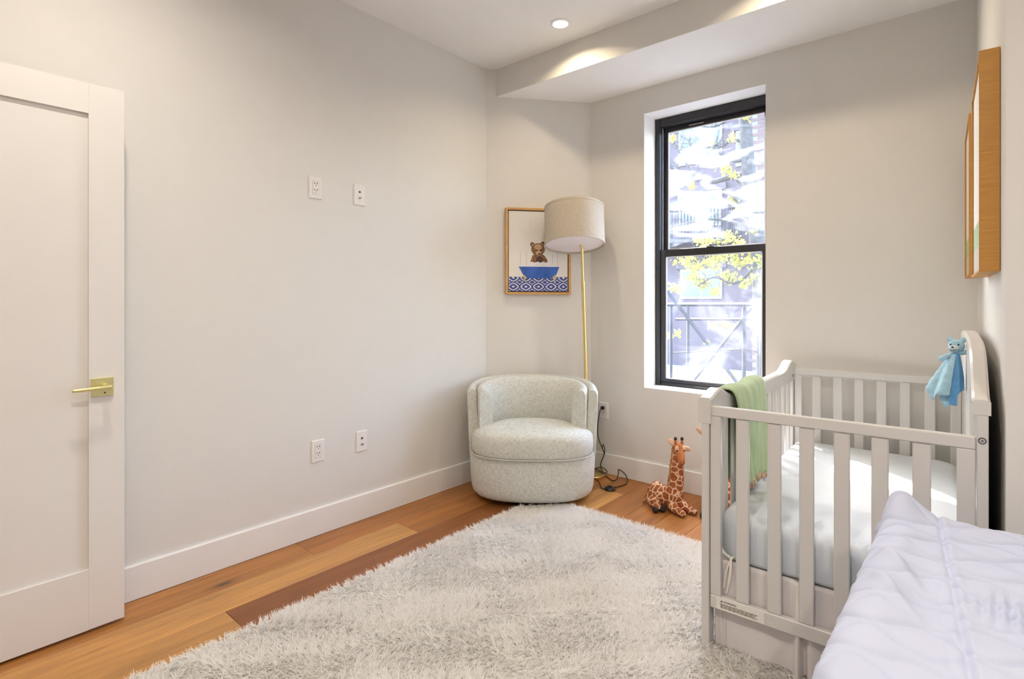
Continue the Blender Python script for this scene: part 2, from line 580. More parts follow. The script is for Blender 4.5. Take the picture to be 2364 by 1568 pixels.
base_run('baseboard_front', (NK2.x, NK2.y, 0), (XS, NK2.y, 0), 'white baseboard beside the bed', (0, -1, 0))

# window --------------------------------------------------------------------------------
FY = 3.52
win = struct(bpy.data.objects.new('window_1', None), 'black double-hung sash window in a white reveal')
COL.objects.link(win); win.location = (0, 0, 0)
fx0, fx1, fz0, fz1 = WX0 + .002, WX1 - .002, WZ0 + .001, WZ1 - .001
bm = NB()
box(bm, fx0, fx0 + .033, FY, FY + .11, fz0, fz1, .003)
box(bm, fx1 - .033, fx1, FY, FY + .11, fz0, fz1, .003)
box(bm, fx0 + .033, fx1 - .033, FY + .002, FY + .11, fz1 - .055, fz1, .003)
box(bm, fx0 + .033, fx1 - .033, FY + .012, FY + .11, fz0, fz0 + .022, .003)
obj('frame', bm, 'black', win)
bx('sash_track', 'gasket', win, fx0 + .0335, fx0 + .036, FY + .045, FY + .05, 1.56, fz1 - .056)
def sash(name, y, z0, z1, st, tr, br, gmat, parent):
    x0, x1 = fx0 + .034, fx1 - .034
    fr = NB()
    box(fr, x0, x0 + st, y, y + .034, z0, z1, .0025)
    box(fr, x1 - st, x1, y, y + .034, z0, z1, .0025)
    box(fr, x0 + st, x1 - st, y + .001, y + .034, z1 - tr, z1, .0025)
    box(fr, x0 + st, x1 - st, y + .001, y + .034, z0, z0 + br, .0025)
    s = obj(name, fr, 'black', parent)
    gk = NB()
    a0, a1, b0, b1 = x0 + st, x1 - st, z0 + br, z1 - tr
    for r in ((a0, a0 + .005, b0, b1), (a1 - .005, a1, b0, b1), (a0, a1, b0, b0 + .005), (a0, a1, b1 - .005, b1)):
        box(gk, r[0], r[1], y + .008, y + .02, r[2], r[3])
    obj('gasket', gk, 'gasket', s)
    bx('pane', gmat, s, a0 + .002, a1 - .002, y + .0155, y + .0175, b0 + .002, b1 - .002)
    return s
up = sash('upper_sash', FY + .058, 1.535, fz1 - .056, .030, .030, .045, 'glass_up', win)
lo = sash('lower_sash', FY + .012, fz0 + .023, 1.577, .034, .048, .024, 'glass_low', win)
bm = NB()
box(bm, -1.366, -1.318, FY + .013, FY + .035, 1.577, 1.584, .002)
tube(bm, [(-1.342, FY + .024, 1.584), (-1.342, FY + .024, 1.593)], .008, 10)
box(bm, -1.347, -1.30, FY + .02, FY + .028, 1.590, 1.596, .002)
obj('latch', bm, 'black', lo)
bx('lift_tab', 'nickel', up, -1.50, -1.40, FY + .052, FY + .058, fz1 - .074, fz1 - .068, bevel=.001)

# door ----------------------------------------------------------------------------------
XD = -2.479
DY0, DY1, DH = -0.21, 0.603, 2.022
door = struct(bpy.data.objects.new('door_1', None), 'white single-panel door standing open with brass lever')
COL.objects.link(door); door.location = (XD - .02, DY0, 0)
ox, oy = -(XD - .02), -DY0
def D(name, mat, par, x0, x1, y0, y1, z0, z1, **k):
    return bx(name, mat, par, x0 + ox, x1 + ox, y0 + oy, y1 + oy, z0, z1, **k)
D('stile', 'door', door, XD - .04, XD, 0.493, DY1, .013, DH, bevel=.001)
D('stile', 'door', door, XD - .04, XD, DY0, DY0 + .11, .013, DH, bevel=.001)
D('rail', 'door', door, XD - .04, XD, DY0 + .11, 0.493, 1.911, DH)
D('rail', 'door', door, XD - .04, XD, DY0 + .11, 0.493, .013, .234)
D('panel', 'door', door, XD - .032, XD - .011, DY0 + .105, 0.498, .23, 1.915)
hnd = D('handle', 'brassd', door, XD, XD + .009, .500, .568, .868, .936, bevel=.001)
bm = NB()
tube(bm, [(XD + .008 + ox, .540 + oy, .905), (XD + .05 + ox, .540 + oy, .905)], .011, 14)
obj('lever_neck', bm, 'brassd', hnd, True, 40)
bm = NB()
tube(bm, catmull([(XD + .05 + ox, .552 + oy, .9045), (XD + .052 + ox, .50 + oy, .9035), (XD + .05 + ox, .45 + oy, .9025), (XD + .047 + ox, .436 + oy, .902)], 5),
     [.0075] * 5 + [.007] * 5 + [.0062] * 5 + [.0055], 12)
obj('lever', bm, 'brassd', hnd, True, 50)
bm = NB()
tube(bm, [(XD + .0085 + ox, .540 + oy, .880), (XD + .0097 + ox, .540 + oy, .880)], .003, 10)
obj('release_hole', bm, 'slot', hnd)
bm = NB()
box(bm, XD - .027 + ox, XD - .013 + ox, DY1 - .001 + oy, DY1 + .006 + oy, .893, .913, .002)
obj('latch_bolt', bm, 'brass', door)

# ------------------------------------------------------------------ wall plates
def plate_base(t):
    bm = NB()
    prof = [(.0358, .0575, 0), (.0358, .0575, .003), (.0325, .0542, .0062)]
    rings = [[(d, sy * w, sz * h) for sy, sz in ((-1, -1), (1, -1), (1, 1), (-1, 1))] for w, h, d in prof]
    loft(bm, rings)
    p = obj('plate', bm, 'plate', t)
    for s in (-1, 1):
        bm = NB()
        tube(bm, [(.006, 0, s * .048), (.0072, 0, s * .048)], .0032, 10)
        obj('screw', bm, 'plate', t)
    return p
def duplex(loc, rz, label, plug=False):
    t = thing('wall_outlet', label, 'outlet', loc, rz, 'wall plates')
    plate_base(t)
    bx('receptacle', 'plate', t, .006, .0078, -.0165, .0165, -.0335, .0335, bevel=.0012)
    bm = NB()
    for y0, y1, z0, z1 in ((-.0178, -.0168, -.035, .035), (.0168, .0178, -.035, .035), (-.0178, .0178, .0338, .035), (-.0178, .0178, -.035, -.0338)):
        box(bm, .0058, .00655, y0, y1, z0, z1)
    obj('receptacle_gap', bm, 'slot' if False else 'nickel', t)
    for zc in (.019, -.015):
        for (yc, w, h) in ((-.0065, .0019, .0075), (.0065, .0019, .009)):
            bx('slot', 'slot', t, .0070, .0081, yc - w, yc + w, zc + .004 - h / 2, zc + .004 + h / 2)
        bm = NB(); tube(bm, [(.007, 0, zc - .0075), (.0081, 0, zc - .0075)], .0026, 10)
        obj('slot', bm, 'slot', t)
    return t
def coax(loc, rz, label):
    t = thing('cable_plate', label, 'cable plate', loc, rz, 'wall plates')
    plate_base(t)
    bm = NB(); tube(bm, [(.006, 0, .0165), (.0071, 0, .0165)], .0075, 12); obj('jack_ring', bm, 'nickel', t)
    bm = NB(); box(bm, .0068, .0078, -.0055, .0055, .0125, .0205); obj('jack_opening', bm, 'slot', t)
    bm = NB(); tube(bm, [(.006, 0, -.0165), (.0085, 0, -.0165)], .0072, 6)
    tube(bm, [(.0085, 0, -.0165), (.019, 0, -.0165)], .0047, 12)
    obj('coax_post', bm, 'nickel', t)
    bm = NB(); tube(bm, [(.019, 0, -.0165), (.0196, 0, -.0165)], .0022, 8); obj('coax_bore', bm, 'slot', t)
duplex((XL, 1.473, 1.812), 0, 'white duplex outlet high on long wall, left of a cable plate')
coax((XL, 1.737, 1.813), 0, 'white plate with cable jacks high on long wall')
duplex((XL, 1.4865, .4385), 0, 'white duplex outlet low on long wall near the baseboard')
coax((XL, 1.7515, .438), 0, 'white plate with cable jacks low on long wall above the baseboard')
duplex((-2.035, YW, .4435), R(-90), 'white duplex outlet below window wall with black lamp plug in it')

# ------------------------------------------------------------------ armchair
def sell(a, b, t, n=2.6):
    c, s = math.cos(t), math.sin(t)
    return a * math.copysign(abs(c) ** (2 / n), c), b * math.copysign(abs(s) ** (2 / n), s)
def armchair():
    t = thing('armchair', 'pale grey-green chenille barrel armchair with thick round seat cushion', 'armchair', (-2.176, 2.718, 0), R(38.7))
    N = 64
    bm = NB()
    lathe(bm, [(.0, 0.001), (.25, 0.001), (.255, .01), (.255, .034), (0, .034)], 40)
    obj('swivel_base', bm, 'bkplastic', t, True, 40)
    bm = NB()
    prof = [(.34, .275, .032), (.362, .297, .038), (.378, .313, .055), (.386, .321, .085), (.392, .325, .17), (.396, .327, .27), (.392, .324, .292), (.37, .30, .298)]
    loft(bm, [[(*sell(a, b, 2 * math.pi * i / N), z) for i in range(N)] for a, b, z in prof])
    obj('base', bm, 'chair', t, True, 60)
    # outer shell
    def uwall(name, sec, y_end, A, B, steps=56):
        bm = NB()
        s0 = math.asin(max(-1, -((abs(y_end) / B) ** 1.3)))
        ts = np.linspace(s0, math.pi - s0, steps)
        rings = []
        for k, tt in enumerate(ts):
            e = min(k, steps - 1 - k)
            sh = 0.012 * max(0, 1 - e / 2.0)                      # softened front ends
            back = max(0.0, math.sin(tt))
            rings.append([(*sell(A + fl - ins - (sh if 0 < q < len(sec) - 1 else 0) * 0, B + fl - ins, tt), z + dz * (back - 0.5) - (sh if z > .6 else 0)) for q, (ins, z, fl, dz) in enumerate(sec)])
        loft(bm, rings)
        return obj(name, bm, 'chair', t, True, 62)
    uwall('outer_shell', [(0.0, .272, .002, 0), (0.0, .40, .008, 0), (0, .60, .016, 0), (.002, .665, .018, .02), (.012, .69, .018, .024), (.028, .700, .018, .026),
                          (.046, .694, .018, .026), (.056, .68, .018, .024), (.058, .40, .01, 0), (.056, .272, .002, 0)], -.125, .396, .330)
    uwall('back_pad', [(.060, .36, .012, 0), (.060, .66, .017, .018), (.066, .685, .017, .022), (.082, .697, .017, .024), (.102, .692, .017, .024), (.122, .668, .017, .022),
                       (.138, .60, .014, .01), (.142, .50, .012, 0), (.140, .36, .012, 0)], -.178, .396, .330)
    # seat cushion, wider in front of the arms
    def outline(k):
        pts = []
        for i in range(N):
            tt = 2 * math.pi * i / N
            if math.sin(tt) <= 0.02:
                x, y = sell(.372, .262, tt, 2.7)
            else:
                x, y = sell(.300, .255, tt, 2.4)
            pts.append((x, y - .082))
        return pts
    base = outline(0)
    bm = NB()
    prof = [(.93, .296), (.985, .300), (1.004, .318), (1.012, .345), (1.010, .375), (1.0, .402), (.975, .421), (.93, .434), (.80, .448), (.6, .460), (.35, .466), (.1, .468)]
    cy = -.082
    loft(bm, [[(x * s, cy + (y - cy) * s, z - 0.004 * (z > .43) * 0) for x, y in base] for s, z in prof])
    c = obj('seat_cushion', bm, 'chair', t, True, 75)
    bm = NB()
    pts = [(x * 1.0, cy + (y - cy) * 1.0, .2985) for x, y in base]
    tube(bm, [pts[i] for i in range(N // 2, N)] + [pts[0]], .0035, 6)
    obj('piping', bm, 'chair', c, True)
    bm = NB()
    return t
armchair()

# ------------------------------------------------------------------ floor lamp
def lamp():
    t = thing('floor_lamp', 'gold floor lamp with beige linen drum shade behind armchair', 'lamp', (-2.079, 3.233, 0), YAW)
    bm = NB()
    lathe(bm, [(0, .001), (.113, .001), (.115, .004), (.115, .019), (.112, .023), (.03, .026), (.016, .03), (.014, .05), (0, .05)], 48)
    obj('base', bm, 'brass', t, True, 35)
    bm = NB()
    tube(bm, [(0, 0, .03), (-.056, -.103, 1.35)], .0122, 16)
    tube(bm, [(-.056, -.103, 1.345), (-.0565, -.104, 1.358)], [.0135, .0125], 16)
    obj('lower_pole', bm, 'brass', t, True, 40)
    bm = NB()
    tube(bm, catmull([(-.056, -.103, 1.35), (-.0635, -.117, 1.53), (-.068, -.121, 1.585), (-.098, -.127, 1.64), (-.115, -.13, 1.69), (-.118, -.128, 1.75)], 6), .0085, 14)
    obj('upper_pole', bm, 'brass', t, True, 50)
    # shade, tipped so that its open bottom faces the room
    C = Vector((-.118, -.13, 1.727))
    rot = Matrix.Rotation(R(-11.5), 4, 'X')
    TM = Matrix.Translation(C) @ rot
    Rr, h = .201, .133
    n = 72
    def ring(r, z): return [tuple(TM @ Vector((r * math.cos(2 * math.pi * i / n), r * math.sin(2 * math.pi * i / n), z))) for i in range(n)]
    bm = NB()
    V = loft(bm, [ring(Rr, -h), ring(Rr, h), ring(Rr - .003, h), ring(Rr - .003, -h)], True, False, False)
    for i in range(n):
        j = (i + 1) % n
        bm.faces.new((V[3][i], V[3][j], V[0][j], V[0][i]))
    bmesh.ops.recalc_face_normals(bm, faces=bm.faces)
    sh = obj('shade', bm, 'linen', t, True, 40)
    for z0, z1 in ((-h - .002, -h + .012), (h - .012, h + .002)):
        bm = NB()
        V = loft(bm, [ring(Rr + .0015, z0), ring(Rr + .0015, z1), ring(Rr - .0045, z1), ring(Rr - .0045, z0)], True, False, False)
        for i in range(n):
            j = (i + 1) % n
            bm.faces.new((V[3][i], V[3][j], V[0][j], V[0][i]))
        bmesh.ops.recalc_face_normals(bm, faces=bm.faces)
        obj('rim_tape', bm, 'linen', sh, True, 40)
    bm = NB()
    V = loft(bm, [ring(Rr - .0035, -h + .012), ring(Rr - .0035, h - .012)], True, False, False)
    obj('lining', bm, 'shade_inner', sh, True)
    bm = NB()
    loft(bm, [ring(Rr - .004, -h + .016), ring(Rr - .004, -h + .012)])
    obj('diffuser', bm, 'shade_inner', sh)
    bm = NB()
    for k in range(3):
        a = 2 * math.pi * k / 3
        tube(bm, [TM @ Vector((.01 * math.cos(a), .01 * math.sin(a), h - .02)), TM @ Vector((Rr * math.cos(a), Rr * math.sin(a), h - .003))], .0025, 6)
    tube(bm, [TM @ Vector((0, 0, .01)), TM @ Vector((0, 0, h))], .006, 10)
    obj('spider', bm, 'brass', sh)
    bm = NB()
    ellipsoid(bm, TM @ Vector((0, 0, h + .018)), (.008, .008, .011))
    tube(bm, [TM @ Vector((0, 0, h - .01)), TM @ Vector((0, 0, h + .014))], .005, 10)
    obj('finial', bm, 'brass', sh, True)
    # cord, switch and plug (given in room coordinates)
    inv = Matrix.Translation(Vector((-2.079, 3.233, 0))) @ Matrix.Rotation(YAW, 4, 'Z')
    inv.invert()
    W = lambda *p: inv @ Vector(p)
    path = [(-2.035, 3.326, .463), (-2.042, 3.315, .44), (-2.056, 3.31, .333), (-2.052, 3.31, .257), (-2.027, 3.31, .20), (-2.006, 3.31, .161),
            (-2.010, 3.31, .127), (-2.031, 3.31, .075), (-2.022, 3.305, .036), (-1.99, 3.29, .012), (-1.93, 3.255, .005), (-1.884, 3.228, .006), (-1.868, 3.25, .018), (-1.888, 3.305, .042),
            (-1.896, 3.322, .058), (-1.862, 3.325, .046), (-1.826, 3.31, .022), (-1.79, 3.24, .006), (-1.797, 3.164, .005), (-1.806, 3.115, .009)]
    bm = NB(); tube(bm, catmull([W(*p) for p in path], 5), .0032, 7)
    obj('cord', bm, 'bkplastic', t, True)
    path = [(-1.835, 3.043, .009), (-1.87, 3.055, .006), (-1.914, 3.099, .022), (-1.95, 3.12, .027), (-1.992, 3.135, .0265), (-2.03, 3.15, .0275), (-2.065, 3.20, .03)]
    bm = NB(); tube(bm, catmull([W(*p) for p in path], 5), .0032, 7)
    obj('cord', bm, 'bkplastic', t, True)
    path = [(-2.11, 3.29, .032), (-2.06, 3.305, .029), (-2.0, 3.275, .029), (-1.968, 3.27, .030), (-1.975, 3.30, .035), (-2.03, 3.325, .045), (-2.075, 3.30, .034), (-2.09, 3.27, .031)]
    bm = NB(); tube(bm, catmull([W(*p) for p in path], 5), .003, 7)
    obj('cord', bm, 'bkplastic', t, True)
    path = [(-2.018, 3.31, .185), (-2.012, 3.302, .205), (-2.004, 3.30, .215), (-1.994, 3.302, .19), (-1.998, 3.306, .16), (-2.003, 3.31, .145)]
    bm = NB(); tube(bm, catmull([W(*p) for p in path], 5), .003, 7)
    obj('cord_knot', bm, 'bkplastic', t, True)
    bm = NB()
    c = W(-1.818, 3.075, 0)
    lathe(bm, [(.0, .001), (.036, .001), (.037, .006), (.031, .016), (.012, .02), (.012, .026), (0, .027)], 28, cx=c.x, cy=c.y)
    obj('foot_switch', bm, 'bkplastic', t, True, 40)
    bm = NB()
    box(bm, -.012, .012, -.011, .011, -.010, .012, .004, 2)
    pl = obj('plug', bm, 'bkplastic', t, True, 50)
    pl.matrix_local = inv @ Matrix.Translation(Vector((-2.035, YW - .0195, .4625)))
lamp()

# ------------------------------------------------------------------ framed bear picture on the angled wall
def bear_picture():
    w, h = .471, .609
    ang = math.atan2(dn.y, dn.x)
    c = C1 + dn * .371 + nn * .002
    t = thing('framed_picture', 'gold-framed print of a brown bear in a blue bathtub', 'picture', (c.x, c.y, 1.574), ang)
    # local x along the wall, local -y faces the room
    fw_, dp = .016, .036
    for a in ((-w / 2, -w / 2 + fw_, -h / 2, h / 2), (w / 2 - fw_, w / 2, -h / 2, h / 2), (-w / 2 + fw_, w / 2 - fw_, h / 2 - fw_, h / 2), (-w / 2 + fw_, w / 2 - fw_, -h / 2, -h / 2 + fw_)):
        bx('frame_side', 'gilt', t, a[0], a[1], -dp, 0, a[2], a[3], bevel=.0015)
    bx('frame_back', 'framelip', t, -w / 2 + .002, w / 2 - .002, -.006, -.001, -h / 2 + .002, h / 2 - .002)
    cw, ch = w - 2 * fw_ - .012, h - 2 * fw_ - .012
    bx('canvas', 'canvas', t, -cw / 2, cw / 2, -.028, -.006, -ch / 2, ch / 2)
    k = NT('print_wall')
    v = k.coord()
    sp = k.noise(v, 60, 3, 0.7); ms = k.noise(v, 9, 2)
    f = k.mix(1.0, k.ramp(sp, [(0.60, (0, 0, 0)), (0.70, (.55,) * 3)]), k.ramp(ms, [(0.5, (0, 0, 0)), (0.62, (1, 1, 1))]), 'MULTIPLY')
    k.pbr(k.mix(f, (0.82, 0.80, 0.76), (0.35, 0.35, 0.38)), 0.8)
    MAT['p_wall'] = k.m
    MAT['p_pale'] = plain('print_panel', (0.85, 0.83, 0.78), .8, vary=.02)
    MAT['p_line'] = plain('print_line', (0.68, 0.66, 0.62), .8)
    k = NT('print_tiles')
    v = k.coord(scale=(11, 11, 16))
    sx = k.n('ShaderNodeSeparateXYZ'); k.l(v, sx.inputs[0])
    def mth(op, a, b=None):
        m = k.n('ShaderNodeMath', _operation=op)
        for i_, q in enumerate((a, b)):
            if q is None: continue
            if isinstance(q, (int, float)): m.inputs[i_].default_value = q
            else: k.l(q, m.inputs[i_])
        return m.outputs[0]
    a_ = mth('ABSOLUTE', mth('SUBTRACT', mth('FRACT', sx.outputs['X']), .5))
    b_ = mth('ABSOLUTE', mth('SUBTRACT', mth('FRACT', sx.outputs['Z']), .5))
    rr_ = mth('SINE', mth('MULTIPLY', mth('ADD', a_, b_), 19.0))
    xx_ = mth('SINE', mth('MULTIPLY', mth('MULTIPLY', a_, b_), 80.0))
    tt_ = mth('ADD', rr_, mth('MULTIPLY', xx_, .8))
    tt_ = mth('ADD', mth('MULTIPLY', tt_, .25), .5)
    k.pbr(k.ramp(tt_, [(0.42, (0.74, 0.75, 0.80)), (0.52, (0.06, 0.08, 0.31))]), 0.8)
    MAT['p_tile'] = k.m
    MAT['p_tub'] = plain('print_tub', (0.045, 0.135, 0.50), .7, vary=.25, scale=12)
    MAT['p_rim'] = plain('print_rim', (0.84, 0.82, 0.86), .7)
    MAT['p_gold'] = plain('print_gold', (0.62, 0.50, 0.22), .7)
    k = NT('print_fur'); n = k.noise(k.coord(), 110, 4, .7)
    k.pbr(k.ramp(n, [(0.3, (0.10, 0.042, 0.022)), (0.5, (0.24, 0.11, 0.055)), (0.72, (0.47, 0.29, 0.17))]), .8); MAT['p_fur'] = k.m
    MAT['p_furd'] = plain('print_fur_dark', (0.09, 0.045, 0.03), .8, vary=.3, scale=90)
    MAT['p_furl'] = plain('print_fur_light', (0.56, 0.38, 0.22), .8, vary=.25, scale=90)
    MAT['p_black'] = plain('print_black', (0.015, 0.012, 0.012), .7)
    names = ['p_wall', 'p_pale', 'p_line', 'p_tile', 'p_tub', 'p_rim', 'p_gold', 'p_fur', 'p_furd', 'p_furl', 'p_black']
    bm = NB()
    lay = [0]
    # the print is measured in fractions of the canvas, origin bottom left
    def poly(pts, m):
        lay[0] += 1
        y = -.0282 - lay[0] * .00007
        f = bm.faces.new([bm.verts.new((-cw / 2 + a * cw, y, -ch / 2 + b * ch)) for a, b in pts])
        f.material_index = names.index(m)
    def ell(cx, cy, rx, ry, m, n=22, rough=0.0):
        poly([(cx + rx * (1 + rough * random.uniform(-1, 1)) * math.cos(2 * math.pi * i / n), cy + ry * (1 + rough * random.uniform(-1, 1)) * math.sin(2 * math.pi * i / n)) for i in range(n)], m)
    poly([(0, 0), (1, 0), (1, 1), (0, 1)], 'p_wall')
    poly([(0, .17), (1, .17), (1, .49), (0, .49)], 'p_pale')
    for x in (.19, .29, .73, .82):
        poly([(x, .30), (x + .012, .30), (x + .012, .48), (x, .48)], 'p_line')
    poly([(0, 0), (1, 0), (1, .18), (0, .18)], 'p_tile')
    # bear body, head
    poly([(.36, .36), (.38, .41), (.40, .45), (.46, .47), (.56, .47), (.61, .44), (.645, .40), (.66, .35), (.60, .32), (.42, .32)], 'p_fur')
    poly([(.45, .33), (.47, .42), (.52, .44), (.56, .42), (.57, .33)], 'p_furd')
    ell(.395, .585, .036, .028, 'p_furd'); ell(.570, .597, .030, .026, 'p_furd')
    ell(.40, .58, .02, .016, 'p_furl'); ell(.566, .59, .017, .014, 'p_furl')
    ell(.492, .525, .115, .078, 'p_fur', 26, .03)
    ell(.492, .553, .07, .035, 'p_furl', 18, .12)
    ell(.500, .480, .048, .030, 'p_furl')
    ell(.513, .467, .020, .010, 'p_black')
    ell(.462, .510, .011, .009, 'p_black'); ell(.533, .516, .011, .009, 'p_black')
    # foam and tub
    for i in range(11):
        ell(.36 + .032 * i, .348 + .008 * math.sin(i * 2.1), .03, .016, 'p_rim')
    poly([(.14, .318), (.155, .327), (.30, .335), (.70, .335), (.875, .327), (.89, .318), (.86, .306), (.17, .306)], 'p_rim')
    poly([(.165, .307), (.855, .307), (.84, .28), (.80, .205), (.77, .175), (.74, .162), (.31, .162), (.27, .178), (.23, .22), (.19, .275)], 'p_tub')
    for x, s in ((.265, 1), (.765, -1)):
        poly([(x - .03 * s, .215), (x + .02 * s, .185), (x + .03 * s, .162), (x + .01 * s, .150), (x + .005 * s, .125), (x - .025 * s, .125), (x - .005 * s, .150), (x - .03 * s, .18)], 'p_gold')
    o = obj('print', bm, names, t)
    bmesh_fix = o.data
    return t
bear_picture()

# ------------------------------------------------------------------ two deep-framed pictures on the nook wall
def nook_picture(s0, s1, z0, z1, label, green):
    """s measured along the wall from NK2 towards the window wall"""
    ang = math.atan2(nd.y, nd.x)
    p = NK2 + nd * s0
    t = thing('framed_picture', label, 'picture', (p.x, p.y, z0), ang, 'pictures above the crib')
    # local x along the wall (away from the bed), local +y faces the nook
    w, h, d, f = s1 - s0, z1 - z0, .046, .007
    for a in ((0, f, 0, h), (w - f, w, 0, h), (f, w - f, 0, f), (f, w - f, h - f, h)):
        bx('frame_side', 'frameside', t, a[0], a[1], .001, d, a[2], a[3], bevel=.0008)
    k = NT('nook_print_' + str(len(bpy.data.materials)))
    tc = k.n('ShaderNodeTexCoord'); sx = k.n('ShaderNodeSeparateXYZ')
    k.l(tc.outputs['Object'], sx.inputs[0])
    mr = k.n('ShaderNodeMapRange'); mr.inputs[1].default_value = 0; mr.inputs[2].default_value = h
    k.l(sx.outputs['Z'], mr.inputs[0])
    k.pbr(k.ramp(mr.outputs[0], [(0.0, (0.62, 0.58, 0.56)), (0.14, green), (0.26, (0.82, 0.81, 0.83)), (0.27, (0.84, 0.83, 0.82))], 'CONSTANT'), .8)
    MAT['tmp'] = k.m
    bx('canvas', 'tmp', t, f + .004, w - f - .004, .004, d - .006, f + .004, h - f - .004)
nook_picture(.155, .655, 1.305, 1.935, 'deep honey-wood framed picture on nook wall, nearer the bed', (0.42, 0.60, 0.40))
nook_picture(.915, 1.39, 1.325, 1.962, 'deep honey-wood framed picture on nook wall, nearer the window', (0.36, 0.62, 0.36))

# ------------------------------------------------------------------ crib
CO = Vector((-0.75, 1.872, 0)); CTH = R(2.45)
CW, CL = .765, 1.41
def crib():
    t = thing('crib', 'white wooden slatted crib with curved side rails', 'crib', CO, CTH)
    # end panels
    for v0 in (.006, CL - .028):
        v1 = v0 + .022
        bx('end_rail', 'crib', t, .036, .741, v0, v1, .822, .857, bevel=.003)
        br = bx('end_rail', 'crib', t, .036, .741, v0, v1, .157, .203, bevel=.003)
        for u0, u1 in ((.0365, .0725), (.7005, .7405)):
            bx('stile', 'crib', t, u0, u1, v0 + .001, v1 - .001, .2035, .8215, bevel=.002)
        for c in (.1425, .241, .335, .4306, .5267, .6243):
            bx('slat', 'crib', t, c - .0212, c + .0212, v0 + .005, v1 - .005, .2025, .8225, bevel=.003)
    # side panels
    def side(u0, u1, cap0, cap1, top, railz, postz):
        for v in (0, CL - .055):
            bx('post', 'crib', t, u0, u1, v, v + .055, .0, postz, bevel=.002)
        m = CL / 2
        vs = np.concatenate([np.linspace(0, .36, 28), np.linspace(.4, CL - .4, 16), np.linspace(CL - .36, CL, 28)])
        rings = []
        ca, cb = cap0, cap1
        for v in vs:
            z = top(min(v, CL - v))
            uu0, uu1 = ca, cb
            b = .006
            rings.append([(uu0, v, railz), (uu1, v, railz), (uu1, v, z - b), (uu1 - b, v, z), (uu0 + b, v, z), (uu0, v, z - b)])
        bm = NB(); loft(bm, rings)
        obj('side_rail', bm, 'crib', t, True, 35)
        bx('side_rail', 'crib', t, u0 + .002, u1 - .002, .055, CL - .055, .157, .203, bevel=.003)
        n = 12
        for i in range(n):
            v = .055 + (CL - .11) * (i + .5) / n
            bx('slat', 'crib', t, (u0 + u1) / 2 - .007, (u0 + u1) / 2 + .007, v - .021, v + .021, .2025, railz + .002, bevel=.003)
    def ltop(v):
        P = [(0, .884), (.025, .885), (.05, .893), (.085, .903), (.115, .906), (.15, .898), (.19, .882), (.24, .868), (.3, .862), (.5, .860), (.8, .860)]
        return float(np.interp(v, *zip(*P)))
    def rtop(v):
        P = [(0, .958), (.045, .960), (.06, .968), (.09, .990), (.13, 1.025), (.17, 1.055), (.22, 1.078), (.28, 1.092), (.36, 1.10), (.8, 1.115)]
        return float(np.interp(v, *zip(*P)))
    side(.009, .035, -.003, .041, ltop, .795, .795)
    side(.742, .766, .733, .771, rtop, .918, .918)
    # side board below the tall rail
    bx('back_board', 'crib', t, .752, .763, .055, CL - .055, .203, .92)
    bx('mattress_support', 'crib', t, .045, .732, .04, CL - .04, .296, .322)
    for (u, v, ax) in ((.753, .0, 'y'), (.0355, CL - .032, 'x')):
        bm = NB()
        if ax == 'y':
            tube(bm, [(u, .001, .850), (u, -.001, .850)], .0088, 20, 1)
            tube(bm, [(u, -.001, .850), (u, -.0022, .850)], .0066, 18)
            tube(bm, [(u, -.0022, .850), (u, -.0026, .850)], .0022, 6, 1)
        else:
            tube(bm, [(.041, v - .05, .82), (.0425, v - .05, .82)], .009, 20, 1)
            tube(bm, [(.0425, v - .05, .82), (.0435, v - .05, .82)], .0066, 18)
            tube(bm, [(.0435, v - .05, .82), (.044, v - .05, .82)], .0022, 6, 1)
        obj('bolt', bm, ['nickel', 'slot'], t)
    # warning sticker on the lower end rail
    st = bx('warning_label', 'p_pale', t, .058, .212, .0052, .0062, .161, .198)
    cu = bpy.data.curves.new('warning_text', 'FONT')
    cu.body = '\u25B2 WARNING:'
    cu.size = .0085
    cu.extrude = .0001
    cu.offset = .0002
    cu.materials.append(MAT['slot'])
    tmp = bpy.data.objects.new('warning_text_curve', cu)
    COL.objects.link(tmp)
    bpy.context.view_layer.update()
    tme = bpy.data.meshes.new_from_object(tmp.evaluated_get(bpy.context.evaluated_depsgraph_get()))
    bpy.data.objects.remove(tmp, do_unlink=True)
    to = bpy.data.objects.new('warning_text', tme)
    COL.objects.link(to); to.parent = st
    to.location = (.072, .0050, .1875); to.rotation_euler = (R(90), 0, 0)
    bm = NB()
    rr = random.Random(3)
    for z, a, b in ((.1805, .072, .192), (.1765, .072, .188), (.1725, .072, .182), (.1685, .073, .19)):
        x = a
        if z > .18: pass
        while x < b:
            wl = rr.uniform(.004, .014)
            box(bm, x, min(b, x + wl), .0048, .0053, z, z + .0019)
            x += wl + .0017
    obj('small_print', bm, 'framelip', st)
crib()

# crib mattress
def rounded_slab(bm, x0, x1, y0, y1, prof, r=.08, n=10):
    """prof: list of (inset, z)"""
    rings = []
    for ins, z in prof:
        ring = []
        a0, a1, b0, b1 = x0 + ins, x1 - ins, y0 + ins, y1 - ins
        rr = max(.004, r - ins * .6)
        for (cx, cy, s) in ((a1 - rr, b1 - rr, 0), (a0 + rr, b1 - rr, 90), (a0 + rr, b0 + rr, 180), (a1 - rr, b0 + rr, 270)):
            for i in range(n + 1):
                a = R(s + 90 * i / n)
                ring.append((cx + rr * math.cos(a), cy + rr * math.sin(a), z))
        rings.append(ring)
    return loft(bm, rings)
bm = NB()
rounded_slab(bm, .047, .730, .034, CL - .034, [(.012, .324), (.004, .328), (0, .34), (0, .44), (.003, .455), (.010, .465), (.025, .472), (.06, .476), (.15, .479), (.28, .480)])
mt = obj('crib_mattress', bm, 'mattress', None, True, 60)
mt.location = CO; mt.rotation_euler = (0, 0, CTH)
tag(mt, 'crib mattress in a white fitted sheet', 'mattress')

